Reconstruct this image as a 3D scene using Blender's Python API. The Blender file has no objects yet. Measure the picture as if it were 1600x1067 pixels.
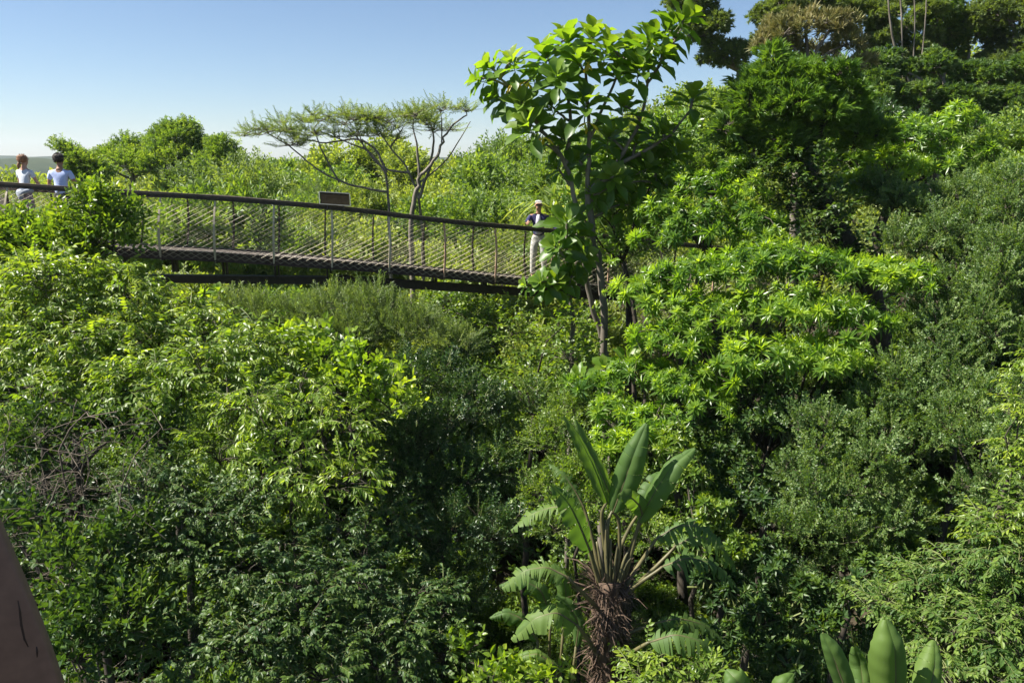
import bpy, bmesh, math, random
import numpy as np
from mathutils import Vector, Matrix
random.seed(4)
S = bpy.context.scene
COL = S.collection
EYE = 12.0
F = 1300.0
PITCH = math.radians(12.3)

# ------------------------------------------------------------------ camera
cam = bpy.data.cameras.new('camera')
camo = bpy.data.objects.new('camera', cam); COL.objects.link(camo)
cam.sensor_width = 36; cam.lens = 36 * F / 1600.0
cam.clip_start = 0.05; cam.clip_end = 9000
camo.location = (0, 0, EYE); camo.rotation_euler = (math.pi / 2 - PITCH, 0, 0)
S.camera = camo
# ------------------------------------------------------------------ light
SUN_EL, SUN_AZ = math.radians(50), math.radians(-93)     # azimuth from +Y towards +X
w = bpy.data.worlds.new('World'); S.world = w; w.use_nodes = True
nt = w.node_tree
sky = nt.nodes.new('ShaderNodeTexSky'); sky.sky_type = 'NISHITA'; sky.sun_disc = False
sky.sun_elevation = SUN_EL; sky.sun_rotation = SUN_AZ % (2 * math.pi)
sky.altitude = 200; sky.air_density = .85; sky.dust_density = 0.35; sky.ozone_density = 3.6
nt.links.new(sky.outputs[0], nt.nodes['Background'].inputs[0])
nt.nodes['Background'].inputs[1].default_value = 0.05
sl = bpy.data.lights.new('sun', 'SUN'); sl.energy = 5.0; sl.angle = math.radians(0.5); sl.color = (1, 0.95, 0.86)
so = bpy.data.objects.new('sun', sl); COL.objects.link(so)
sd = Vector((math.sin(SUN_AZ) * math.cos(SUN_EL), math.cos(SUN_AZ) * math.cos(SUN_EL), math.sin(SUN_EL)))
so.rotation_euler = sd.to_track_quat('Z', 'Y').to_euler()
so.location = (-30, 20, 60)
S.view_settings.view_transform = 'Standard'; S.view_settings.look = 'None'
S.view_settings.exposure = 1.42; S.view_settings.gamma = 1.0
S.render.engine = 'CYCLES'
S.cycles.max_bounces = 7; S.cycles.diffuse_bounces = 3; S.cycles.glossy_bounces = 2
S.cycles.transmission_bounces = 4; S.cycles.transparent_max_bounces = 4
S.cycles.caustics_reflective = False; S.cycles.caustics_refractive = False
S.cycles.sample_clamp_indirect = 6

def at(px, py, D):
    u = (px - 800) / F; v = (533.5 - py) / F
    cp, sp = math.cos(PITCH), math.sin(PITCH)
    y = cp + sp * v; z = -sp + cp * v
    k = D / y
    return np.array((u * k, D, EYE + z * k))

# ------------------------------------------------------------------ tags
def tag(o, label=None, cat=None, group=None, kind=None):
    if label:
        o['label'] = label
        if len(label.split()) > 16: print('LONG', len(label.split()), label)
    if cat: o['category'] = cat
    if group: o['group'] = group
    if kind: o['kind'] = kind
    return o
def empty(name, loc, label=None, cat=None, group=None):
    o = bpy.data.objects.new(name, None); COL.objects.link(o)
    o.location = tuple(loc); o.empty_display_size = .3
    return tag(o, label, cat, group)

# ------------------------------------------------------------------ materials
def newmat(name):
    m = bpy.data.materials.new(name); m.use_nodes = True
    n = m.node_tree.nodes; l = m.node_tree.links
    return m, n, l, n['Principled BSDF'], n['Material Output']
def leafmat(name, a, b, c, rough=.42, trans=.42, tcol=None, spec=.5):
    """a = deep leaf colour, b = ordinary, c = young / yellow leaf; picked by the leaf's own tint"""
    a, b, c = [tuple(min(.8, q * 1.15) for q in k) for k in (a, b, c)]
    m, n, l, p, out = newmat(name)
    at_ = n.new('ShaderNodeAttribute'); at_.attribute_name = 'tint'
    r = n.new('ShaderNodeValToRGB'); e = r.color_ramp.elements
    e[0].position = .0; e[0].color = (*a, 1); e[1].position = 1.; e[1].color = (*c, 1)
    x = e.new(.5); x.color = (*b, 1)
    l.new(at_.outputs['Fac'], r.inputs[0])
    l.new(r.outputs[0], p.inputs['Base Color'])
    p.inputs['Roughness'].default_value = rough
    p.inputs['Specular IOR Level'].default_value = spec
    t = n.new('ShaderNodeBsdfTranslucent')
    g = n.new('ShaderNodeMix'); g.data_type = 'RGBA'; g.blend_type = 'MULTIPLY'; g.inputs[0].default_value = 1
    l.new(r.outputs[0], g.inputs[6]); g.inputs[7].default_value = (*(tcol or (2.6, 2.5, .7)), 1)
    l.new(g.outputs[2], t.inputs['Color'])
    mx = n.new('ShaderNodeMixShader'); mx.inputs[0].default_value = trans
    l.new(p.outputs[0], mx.inputs[1]); l.new(t.outputs[0], mx.inputs[2])
    l.new(mx.outputs[0], out.inputs[0])
    return m
def roughmat(name, c1, c2, scale=6, rough=.85, bump=.3, metal=0, stretch=(1, 1, 1), detail=6, spec=.3):
    m, n, l, p, out = newmat(name)
    tc = n.new('ShaderNodeTexCoord'); mp = n.new('ShaderNodeMapping'); mp.inputs['Scale'].default_value = stretch
    no = n.new('ShaderNodeTexNoise'); no.inputs['Scale'].default_value = scale; no.inputs['Detail'].default_value = detail
    no.inputs['Roughness'].default_value = .65
    r = n.new('ShaderNodeValToRGB'); r.color_ramp.elements[0].position = .32; r.color_ramp.elements[1].position = .68
    r.color_ramp.elements[0].color = (*c1, 1); r.color_ramp.elements[1].color = (*c2, 1)
    l.new(tc.outputs['Object'], mp.inputs[0]); l.new(mp.outputs[0], no.inputs['Vector'])
    l.new(no.outputs['Fac'], r.inputs[0]); l.new(r.outputs[0], p.inputs['Base Color'])
    b = n.new('ShaderNodeBump'); b.inputs['Strength'].default_value = bump; b.inputs['Distance'].default_value = .02
    l.new(no.outputs['Fac'], b.inputs['Height']); l.new(b.outputs[0], p.inputs['Normal'])
    p.inputs['Roughness'].default_value = rough; p.inputs['Metallic'].default_value = metal
    p.inputs['Specular IOR Level'].default_value = spec
    return m
M = {}
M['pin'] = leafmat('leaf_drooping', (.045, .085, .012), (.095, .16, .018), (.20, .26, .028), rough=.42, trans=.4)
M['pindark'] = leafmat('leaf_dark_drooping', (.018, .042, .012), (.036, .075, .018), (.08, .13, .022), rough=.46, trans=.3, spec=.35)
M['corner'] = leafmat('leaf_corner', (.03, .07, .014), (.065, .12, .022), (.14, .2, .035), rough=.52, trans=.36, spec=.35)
M['pinyel'] = leafmat('leaf_yellow_drooping', (.06, .11, .014), (.125, .2, .02), (.23, .29, .03), rough=.4, trans=.42)
M['mid'] = leafmat('leaf_mid_green', (.04, .08, .012), (.08, .14, .018), (.16, .22, .022), rough=.42, trans=.35)
M['ros'] = leafmat('leaf_rosette', (.045, .10, .018), (.10, .18, .024), (.2, .28, .036), rough=.36, trans=.45)
M['big'] = leafmat('leaf_large', (.042, .09, .012), (.08, .15, .015), (.15, .21, .024), rough=.42, trans=.44)
M['blade'] = leafmat('leaf_blade', (.05, .10, .022), (.085, .16, .028), (.14, .22, .035), rough=.4, trans=.3)
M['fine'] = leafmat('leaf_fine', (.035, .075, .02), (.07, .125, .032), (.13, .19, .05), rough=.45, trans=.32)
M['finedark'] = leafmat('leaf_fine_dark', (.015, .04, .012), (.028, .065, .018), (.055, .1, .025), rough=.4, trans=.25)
M['grey'] = leafmat('leaf_grey_green', (.06, .10, .03), (.11, .165, .05), (.17, .22, .07), rough=.55, trans=.3)
M['hill'] = leafmat('leaf_hillside', (.07, .11, .025), (.14, .19, .04), (.23, .27, .07), rough=.5, trans=.32)
M['hillgreen'] = leafmat('leaf_hillside_green', (.045, .09, .02), (.095, .16, .03), (.17, .23, .045), rough=.5, trans=.34)
M['dry'] = leafmat('leaf_dry', (.12, .14, .04), (.2, .2, .07), (.32, .28, .13), rough=.6, trans=.25, tcol=(1.3, 1.2, .8))
M['far'] = leafmat('leaf_tall_tree', (.06, .09, .03), (.105, .15, .042), (.18, .23, .06), rough=.5, trans=.28)
M['flat'] = leafmat('leaf_flat_crown', (.07, .11, .035), (.12, .17, .05), (.2, .24, .08), rough=.5, trans=.36)
M['grass'] = leafmat('leaf_strap', (.09, .14, .04), (.17, .23, .07), (.3, .33, .12), rough=.4, trans=.3)
M['paddle'] = leafmat('leaf_paddle', (.04, .085, .025), (.075, .13, .03), (.13, .19, .035), rough=.58, trans=.38, tcol=(2.3, 2.4, .6), spec=.3)
M['yellow'] = leafmat('leaf_yellowed', (.4, .3, .01), (.55, .42, .01), (.6, .5, .02), rough=.4, trans=.4, tcol=(1.2, 1.1, .4))
M['bark'] = roughmat('bark_grey', (.10, .085, .065), (.24, .21, .17), 9, .9, .5, stretch=(1, 1, .25))
M['barkdark'] = roughmat('bark_dark', (.03, .025, .018), (.08, .066, .05), 9, .9, .5, stretch=(1, 1, .25))
M['barkpale'] = roughmat('bark_pale', (.22, .2, .16), (.42, .39, .33), 7, .85, .4, stretch=(1, 1, .25))
M['twig'] = roughmat('dead_twig', (.06, .048, .035), (.17, .14, .11), 12, .9, .2)
M['stem'] = roughmat('green_stem', (.10, .13, .04), (.18, .2, .07), 14, .6, .1)
M['petiole'] = roughmat('petiole', (.06, .06, .025), (.15, .13, .06), 10, .45, .1, stretch=(1, 1, .2))
M['husk'] = roughmat('dead_husk', (.035, .024, .018), (.15, .10, .068), 14, .9, .6, stretch=(1, 1, .18))
M['soil'] = roughmat('soil_litter', (.012, .01, .006), (.045, .035, .02), 3, .95, .8)
M['steel'] = roughmat('steel_dark', (.036, .027, .02), (.07, .053, .04), 12, .6, .1)
M['railtop'] = roughmat('rail_wood', (.06, .044, .032), (.135, .10, .074), 14, .62, .3, stretch=(.3, 3, 3))
M['rust'] = roughmat('rib_rust', (.42, .22, .14), (.66, .45, .32), 4, .7, .2)
M['tan'] = roughmat('rib_tan', (.42, .34, .24), (.62, .54, .4), 5, .7, .2)
M['deck'] = roughmat('deck_board', (.08, .065, .052), (.17, .145, .12), 8, .8, .3, stretch=(4, 1, 1))
M['wire'] = roughmat('wire', (.42, .36, .24), (.6, .52, .36), 10, .5, .0)
M['side'] = roughmat('deck_side', (.035, .022, .017), (.085, .055, .042), 9, .8, .2)
M['board'] = roughmat('board_face', (.03, .024, .014), (.06, .048, .03), 5, .9, .05, spec=.05)
M['boardedge'] = roughmat('board_edge', (.3, .3, .27), (.4, .4, .36), 8, .5, .1)

# ------------------------------------------------------------------ mesh arrays
class Geo:
    def __init__(s): s.V = []; s.Fc = []; s.T = []; s.Mi = []; s.n = 0
    def add(s, V, Fc, T, mi=0):
        V = np.asarray(V, float).reshape(-1, 3); Fc = np.asarray(Fc, int).reshape(-1, 3)
        s.V.append(V); s.Fc.append(Fc + s.n)
        s.T.append(np.full(len(V), float(T)) if np.isscalar(T) else np.asarray(T, float))
        s.Mi.append(np.full(len(Fc), mi, int)); s.n += len(V)
    def arr(s):
        return (np.concatenate(s.V), np.concatenate(s.Fc), np.concatenate(s.T), np.concatenate(s.Mi))
    def leaf(s, tpl, pos, d, up, L, W, tint=.5, mi=0):
        tv, tf = tpl
        d = np.asarray(d, float); d = d / np.linalg.norm(d); up = np.asarray(up, float)
        z = up - d * d.dot(up); nz = np.linalg.norm(z)
        if nz < 1e-4: z = np.array((0.31, .2, .93)); z = z - d * d.dot(z); nz = np.linalg.norm(z)
        z /= nz; y = np.cross(z, d)
        V = np.asarray(pos) + tv[:, :1] * L * d + tv[:, 1:2] * W * y + tv[:, 2:3] * L * z
        s.add(V, tf, tint, mi)
    def tube(s, P, R, sides=5, mi=0, tint=.5, cap=True):
        P = np.asarray(P, float); k = len(P)
        R = np.full(k, float(R)) if np.isscalar(R) else np.asarray(R, float)
        t = np.gradient(P, axis=0); t /= np.linalg.norm(t, axis=1)[:, None] + 1e-9
        up = np.array((0, 0, 1.)) if abs(t[0][2]) < .9 else np.array((0, 1., 0))
        a = np.arange(sides) * 2 * math.pi / sides
        V = []
        x = np.cross(up, t[0]); x /= np.linalg.norm(x)
        for i in range(k):
            x = x - t[i] * x.dot(t[i]); x /= np.linalg.norm(x) + 1e-9
            y = np.cross(t[i], x)
            V.append(P[i] + R[i] * (np.cos(a)[:, None] * x + np.sin(a)[:, None] * y))
        Fc = []
        for i in range(k - 1):
            for j in range(sides):
                a0 = i * sides + j; a1 = i * sides + (j + 1) % sides
                Fc += [(a0, a1, a1 + sides), (a0, a1 + sides, a0 + sides)]
        V = np.concatenate(V)
        if cap:
            for base, rev in ((0, True), ((k - 1) * sides, False)):
                for j in range(1, sides - 1):
                    Fc.append((base, base + j + 1, base + j) if rev else (base, base + j, base + j + 1))
        s.add(V, Fc, tint, mi)
    def box(s, c, sx, sy, sz, R=None, mi=0):
        v = np.array([(x, y, z) for x in (-.5, .5) for y in (-.5, .5) for z in (-.5, .5)]) * (sx, sy, sz)
        if R is not None: v = v @ np.asarray(R).T
        f = [(0, 1, 3), (0, 3, 2), (4, 6, 7), (4, 7, 5), (0, 4, 5), (0, 5, 1), (2, 3, 7), (2, 7, 6), (0, 2, 6), (0, 6, 4), (1, 5, 7), (1, 7, 3)]
        s.add(v + np.asarray(c), f, .5, mi)
def mesh_of(name, arr, mats, smooth=False):
    V, Fc, T, Mi = arr
    me = bpy.data.meshes.new(name)
    me.vertices.add(len(V)); me.vertices.foreach_set('co', V.astype(np.float32).ravel())
    me.loops.add(len(Fc) * 3); me.loops.foreach_set('vertex_index', Fc.astype(np.int32).ravel())
    me.polygons.add(len(Fc)); me.polygons.foreach_set('loop_start', np.arange(0, len(Fc) * 3, 3, dtype=np.int32))
    for m in mats: me.materials.append(m)
    me.polygons.foreach_set('material_index', Mi.astype(np.int32))
    me.polygons.foreach_set('use_smooth', np.full(len(Fc), bool(smooth)))
    me.update(calc_edges=True)
    at_ = me.attributes.new('tint', 'FLOAT', 'POINT'); at_.data.foreach_set('value', T.astype(np.float32))
    return me
def link(name, me, parent=None, loc=None):
    o = bpy.data.objects.new(name, me); COL.objects.link(o)
    if parent: o.parent = parent
    if loc is not None: o.location = tuple(loc)
    return o
def leaf_tpl(n=2, widest=.45, droop=.1, fold=.1, full=.8, wave=0):
    a = math.log(.5) / math.log(widest)
    V = [(0, 0, 0)]; Fc = []
    for i in range(1, n):
        t = i / n
        wv = math.sin(math.pi * t ** a) ** full
        z = -droop * t * t; e = wave * (1 if i % 2 else -1)
        V += [(t, -.5 * wv, z + fold * wv + e), (t, 0, z), (t, .5 * wv, z + fold * wv - e)]
    V.append((1, 0, -droop)); last = len(V) - 1
    Fc += [(0, 1, 2), (0, 2, 3)]
    for i in range(n - 2):
        b = 1 + 3 * i
        Fc += [(b, b + 3, b + 1), (b + 1, b + 3, b + 4), (b + 1, b + 4, b + 2), (b + 2, b + 4, b + 5)]
    b = 1 + 3 * (n - 2)
    Fc += [(b, last, b + 1), (b + 1, last, b + 2)]
    return np.array(V, float), np.array(Fc, int)
def unit(v): v = np.asarray(v, float); return v / (np.linalg.norm(v) + 1e-9)

# ------------------------------------------------------------------ sprays (local: +X outwards, +Z up)
rg = np.random.default_rng(11)
def U(a, b): return float(rg.uniform(a, b))
LAN = leaf_tpl(2, .42, .12, .08); LAN3 = leaf_tpl(3, .42, .2, .08); OVA = leaf_tpl(3, .42, .12, .1)
OBO = leaf_tpl(6, .68, .26, .12, .75, .022); NAR = leaf_tpl(2, .4, .05, .12)
DIA = (np.array([(0, 0, 0), (.45, -.5, .06), (1, 0, -.06), (.45, .5, .06)], float), np.array([(0, 1, 2), (0, 2, 3)]))
def spray_pin(L=.5, n=12, leaf=.13, wr=.3, droop=.35, hang=.6, tpl=LAN3):
    g = Geo(); pts = []
    for i in range(6):
        t = i / 5; pts.append((L * t * (1 - .15 * t), 0, L * (.12 * t - droop * t * t)))
    pts = np.array(pts); g.tube(pts, np.linspace(.005, .002, 6), 3, 1, cap=False)
    for i in range(n):
        t = .15 + .85 * i / (n - 1); k = t * 5; j = min(int(k), 4)
        p = pts[j] + (pts[j + 1] - pts[j]) * (k - j); s = 1 if i % 2 else -1
        if i == n - 1: s = 0
        if i < n - 1 and U(0, 1) < .12: continue
        d = np.array((.55 + U(-.3, .3), s * U(.45, 1.05), -hang * U(.1, 1.5)))
        g.leaf(tpl, p, d, (U(-.3, .3), U(-.3, .3) - .2 * s, 1), leaf * U(.75, 1.15) * (1 - .25 * t), leaf * wr * U(.85, 1.15), .35 + .4 * t + U(-.2, .2))
    return g.arr()
def spray_ros(n=24, leaf=.2, wr=.2, stem=.25, tpl=LAN3):
    g = Geo(); g.tube([(-stem, 0, 0), (-stem * .4, 0, 0), (0, 0, 0)], (.009, .008, .005), 4, 1, cap=False)
    for i in range(n):
        t = i / n; a = i * 2.4; out = .3 + 1.25 * t
        d = np.array((math.cos(out * 1.15), math.sin(out * 1.15) * math.cos(a), math.sin(out * 1.15) * math.sin(a)))
        g.leaf(tpl, (-.09 * t * leaf / .2, 0, 0), d + np.array((U(-.15, .1), U(-.12, .12), U(-.2, .1))), (1, 0, 0), leaf * (.62 + .5 * t) * U(.85, 1.1), leaf * wr * U(.85, 1.1), .82 - .62 * t + U(-.1, .1))
    return g.arr()
def spray_alt(L=.3, n=9, leaf=.08, wr=.5, spread=.8, tpl=OVA, rise=.15, curl=.1):
    g = Geo(); pts = np.array([(L * t, 0, L * (rise * t - curl * t * t)) for t in (0, .33, .66, 1)])
    g.tube(pts, (.004, .0035, .003, .002), 3, 1, cap=False)
    for i in range(n):
        t = .1 + .9 * i / (n - 1); k = t * 3; j = min(int(k), 2)
        p = pts[j] + (pts[j + 1] - pts[j]) * (k - j); a = i * 2.4 + U(-.3, .3)
        d = np.array((.6, math.cos(a) * spread, math.sin(a) * spread * .6))
        g.leaf(tpl, p, d, (U(-.3, .3), U(-.4, .4), 1), leaf * U(.7, 1.15), leaf * wr * U(.85, 1.15), .3 + .4 * t + U(-.2, .2))
    return g.arr()
def spray_bunch(n=14, leaf=.3, wr=.13, spread=.8, hang=0, tpl=LAN3):
    g = Geo()
    for i in range(n):
        a = i * 2.4; s = spread * U(.2, 1)
        d = np.array((1, math.cos(a) * s, math.sin(a) * s - hang))
        g.leaf(tpl, (U(-.08, .05), 0, 0), d, (-.2, math.cos(a) * .2, 1), leaf * U(.6, 1.1), leaf * wr, U(.2, .8))
    return g.arr()
def spray_flat(L=.8, n=26, leaf=.12):
    g = Geo(); g.tube([(0, 0, 0), (L * .5, 0, .03), (L, 0, .05)], (.006, .005, .003), 3, 1, cap=False)
    for i in range(n):
        t = i / (n - 1); s = 1 if i % 2 else -1
        g.leaf(NAR, (L * t, U(-.03, .03), .04 * t), (.4, s, U(-.1, .25)), (0, 0, 1), leaf * U(.6, 1.1) * (1.1 - .4 * t), leaf * .38, U(.2, .8))
    return g.arr()
SP = {   # sprays, leaf material, mode, tips per m2 of lobe surface, scale range
    'pin': ([spray_pin(U(.3, .46), int(U(9, 15)), U(.085, .12), U(.28, .4), U(.2, .45), .6) for _ in range(10)], 'pin', 'droop', 46, (.8, 1.3)),
    'pindark': ([spray_pin(U(.26, .4), int(U(8, 13)), U(.075, .105), U(.38, .5), U(.15, .4), .6) for _ in range(10)], 'pindark', 'droop', 40, (.8, 1.25)),
    'pinyel': ([spray_pin(U(.3, .46), int(U(10, 16)), U(.085, .115), U(.26, .36), U(.25, .5), .9) for _ in range(10)], 'pinyel', 'droop', 30, (.8, 1.3)),
    'palm': ([spray_alt(.26, 7, .12, .62, 1.1) for _ in range(5)], 'pinyel', 'radial', 34, (.8, 1.25)),
    'mid': ([spray_alt(.32, 10, .1, .45, .9) for _ in range(5)], 'mid', 'radial', 50, (.8, 1.3)),
    'glossdark': ([spray_alt(.28, 9, .085, .5, .9) for _ in range(5)], 'pindark', 'radial', 55, (.8, 1.3)),
    'ros': ([spray_ros(int(U(13, 27)), U(.15, .22), U(.17, .25), .25) for _ in range(9)], 'ros', 'radial', 19, (.5, 1.2)),
    'olea': ([spray_ros(13, .13, .3, .25) for _ in range(4)], 'mid', 'radial', 34, (.75, 1.2)),
    'blade': ([spray_bunch(16, .3, .12, .7) for _ in range(4)], 'blade', 'radial', 30, (.8, 1.2)),
    'fine': ([spray_alt(.2, 18, .042, .6, .9, LAN, .1, .05) for _ in range(5)], 'fine', 'up', 120, (.8, 1.3)),
    'finedark': ([spray_alt(.22, 17, .045, .5, .9, LAN, .1, .05) for _ in range(5)], 'finedark', 'radial', 100, (.8, 1.3)),
    'grey': ([spray_alt(.3, 22, .055, .22, .55, NAR, .05, .02) for _ in range(5)], 'grey', 'up', 85, (.8, 1.3)),
    'hill': ([spray_alt(.45, 15, .12, .45, .9, DIA) for _ in range(4)], 'hill', 'up', 26, (.8, 1.4)),
    'hillgreen': ([spray_alt(.45, 13, .15, .5, .9, DIA) for _ in range(4)], 'hillgreen', 'radial', 24, (.8, 1.4)),
    'far': ([spray_bunch(14, .3, .2, 1.1, .4, DIA) for _ in range(4)], 'far', 'radial', 22, (.8, 1.5)),
    'dry': ([spray_bunch(12, .3, .12, 1.1, .3, DIA) for _ in range(4)], 'dry', 'up', 16, (.8, 1.4)),
    'flat': ([spray_flat(.55, 26, .085) for _ in range(5)], 'flat', 'flat', 11, (.4, 1.0)),
    'bigros': ([spray_ros(int(U(12, 20)), U(.42, .56), U(.36, .46), .3, OBO) for _ in range(7)], 'big', 'radial', 4, (.75, 1.15)),
    'vine': ([spray_alt(.35, 9, .075, .75, 1.0) for _ in range(5)], 'mid', 'droop', 50, (.8, 1.3)),
}
def frames(f, roll):
    f = f / (np.linalg.norm(f, axis=1)[:, None] + 1e-9)
    up = np.tile((0, 0, 1.), (len(f), 1)); bad = np.abs(f[:, 2]) > .97; up[bad] = (1, 0, 0)
    z = up - f * np.sum(f * up, 1)[:, None]; z /= np.linalg.norm(z, axis=1)[:, None]
    y = np.cross(z, f); c, s = np.cos(roll)[:, None], np.sin(roll)[:, None]
    return np.stack([f, y * c + z * s, z * c - y * s], axis=2)
def scatter(sprays, P, R, sc, tint, rgn):
    Vs, Fs, Ts, Ms = [], [], [], []; n = 0
    pick = rgn.integers(0, len(sprays), len(P))
    for k, (V, Fc, T, Mi) in enumerate(sprays):
        ix = np.where(pick == k)[0]
        if not len(ix): continue
        W = np.einsum('tij,vj->tvi', R[ix], V) * sc[ix][:, None, None] + P[ix][:, None, :]
        q = Fc[None] + (np.arange(len(ix)) * len(V))[:, None, None] + n
        Vs.append(W.reshape(-1, 3)); Fs.append(q.reshape(-1, 3))
        Ts.append(np.clip(T[None] + tint[ix][:, None], 0, 1).ravel()); Ms.append(np.tile(Mi, len(ix))); n += len(ix) * len(V)
    return np.concatenate(Vs), np.concatenate(Fs), np.concatenate(Ts), np.concatenate(Ms)
def lobe_tips(lobes, dens, rgn, lo=-.55):
    """lobes: (centre, (rx, ry, rz)); returns points, outward directions, lobe index"""
    P, Dn, Ix = [], [], []
    for i, (c, r) in enumerate(lobes):
        rm = float(np.mean(r)); n = max(6, int(dens * 4 * math.pi * rm * rm * .75))
        d = rgn.normal(size=(n * 2, 3)); d /= np.linalg.norm(d, axis=1)[:, None]
        d = d[d[:, 2] > lo][:n]
        # uneven outline: a bumpy radius that follows the direction
        b = 1 + .16 * np.sin(d @ rgn.normal(size=3) * 4 + 1) + .12 * np.sin(d @ rgn.normal(size=3) * 7)
        rad = (.5 + .55 * rgn.random(len(d)) ** .45) * b
        p = np.asarray(c) + d * np.asarray(r) * rad[:, None]
        P.append(p); Dn.append(d); Ix.append(np.full(len(d), i))
    P = np.concatenate(P); Dn = np.concatenate(Dn); Ix = np.concatenate(Ix)
    keep = np.ones(len(P), bool)
    for i, (c, r) in enumerate(lobes):
        q = np.linalg.norm((P - np.asarray(c)) / np.asarray(r), axis=1)
        keep &= ~((q < .55) & (Ix != i))
    return P[keep], Dn[keep], Ix[keep]
def crown_arr(lobes, sp, seed, dens=1., scale=1.):
    rgn = np.random.default_rng(seed)
    sprays, mat, mode, den, sr = SP[sp]
    P, Dn, Ix = lobe_tips(lobes, den * dens / scale ** 2, rgn, -.2 if mode == 'flat' else (-.12 if sp == 'ros' else -.55))
    n = len(P); J = rgn.normal(size=(n, 3)) * .28
    upv = np.array((0, 0, 1.))
    if mode == 'droop': f = Dn * (1, 1, .35) + upv * .12 + J * (1, 1, .5); roll = rgn.normal(size=n) * .35
    elif mode == 'up': f = Dn * .75 + upv * .6 + J * 1.4; roll = rgn.random(n) * 6.28
    elif mode == 'flat': f = Dn * (1, 1, .35) + J * (1.3, 1.3, .9) + upv * .22; roll = rgn.normal(size=n) * .5
    elif mode == 'spread': f = Dn * .8 + J * 1.5 + upv * .35; roll = rgn.random(n) * 6.28
    else: f = Dn * .85 + upv * .45 + J; roll = rgn.random(n) * 6.28 if sp.startswith(('ros', 'big', 'ole')) else rgn.normal(size=n) * .7
    lt = rgn.normal(size=len(lobes)) * .12
    tint = lt[Ix] + rgn.normal(size=n) * .13
    sc = rgn.uniform(sr[0], sr[1], n) * scale
    return scatter(sprays, P, frames(f, roll), sc, tint, rgn), P, Ix

# ------------------------------------------------------------------ terrain
def sm(t): t = np.clip(t, 0, 1); return t * t * (3 - 2 * t)
def ground(x, y):
    x = np.asarray(x, float); y = np.asarray(y, float)
    z = 3.2 + 2.6 * sm((-x - 2) / 7) + 4.6 * sm((x - 3) / 9)
    A = 5.5 + 2.6 * sm((x + 14) / 26) + 2.0 * sm((x - 4) / 20)
    rise = .55 * sm((y - 13) / 14) + .45 * sm((y - 24) / 26)
    side = z - 3.2
    z = 3.2 + side * (1 - .75 * sm((y - 14) / 20)) + A * rise
    z = z + .35 * np.sin(x * .5 + y * .23) + .25 * np.sin(x * .19 - y * .61)
    fall = sm((y - 55) / 120) * (1 - .9 * sm((x - 5) / 40))
    z = z - 26 * fall
    d = np.sqrt(x * x + y * y)
    z = z + 28 * sm((d - 160) / 900) * fall
    return z
def gz(x, y): return float(ground(x, y))
def make_ground():
    rs = np.concatenate([np.linspace(-12, 60, 110), np.geomspace(62, 2600, 50)])
    xs = np.concatenate([-np.geomspace(45, 2200, 30)[::-1], np.linspace(-44, 44, 90), np.geomspace(45, 2200, 30)])
    X, Y = np.meshgrid(xs, rs); Z = ground(X, Y)
    nx, ny = len(xs), len(rs)
    V = np.stack([X, Y, Z], -1).reshape(-1, 3)
    i = (np.arange(ny - 1)[:, None] * nx + np.arange(nx - 1)[None]).ravel()
    Fc = np.concatenate([np.stack([i, i + 1, i + nx + 1], 1), np.stack([i, i + nx + 1, i + nx], 1)])
    g = mesh_of('ground', (V, Fc, np.full(len(V), .5), np.zeros(len(Fc), int)), [M['soil']], True)
    tag(link('ground', g), kind='structure')
make_ground()
def ridge(name, pts, depth, mat):
    """a long hill: crest line given as (x, y, z), falling away on both sides"""
    V = []; K = 9; pts = np.array(pts, float)
    xs = np.linspace(pts[0, 0], pts[-1, 0], 160)
    yy = np.interp(xs, pts[:, 0], pts[:, 1]); zz = np.interp(xs, pts[:, 0], pts[:, 2])
    r = np.random.default_rng(5)
    base = -14
    for k in range(-K, K + 1):
        t = abs(k) / K
        zk = base + (zz - base) * (1 - sm(t)) + (1 - t) * depth * .006 * (r.random(len(xs)) - .3)
        V.append(np.stack([xs, yy + k / K * depth, zk], 1))
    n = len(xs); V = np.concatenate(V)
    i = (np.arange(2 * K)[:, None] * n + np.arange(n - 1)[None]).ravel()
    Fc = np.concatenate([np.stack([i, i + 1, i + n + 1], 1), np.stack([i, i + n + 1, i + n], 1)])
    tag(link(name, mesh_of(name, (V, Fc, np.full(len(V), .5), np.zeros(len(Fc), int)), [mat], True)), kind='structure')
M['hillfar'] = roughmat('far_hill', (.018, .034, .018), (.05, .068, .034), .03, .95, .2)
ridge('hills', [(-2600, 1500, 8), (-1300, 1250, 10), (-950, 1200, 17), (-770, 1180, 18), (-650, 1150, 16), (-500, 1150, 19), (-350, 1100, 6), (-260, 1050, 4), (-200, 1000, 8), (-120, 980, 16), (0, 980, 12), (400, 1000, 4)], 330, M['hillfar'])
ridge('hills', [(-900, 520, -6), (-330, 430, 8), (-240, 420, 13.2), (-190, 420, 8), (-140, 400, 0), (-118, 380, 7), (-80, 370, 12.2), (-40, 380, 9), (50, 400, 4)], 150, M['hillfar'])

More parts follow.
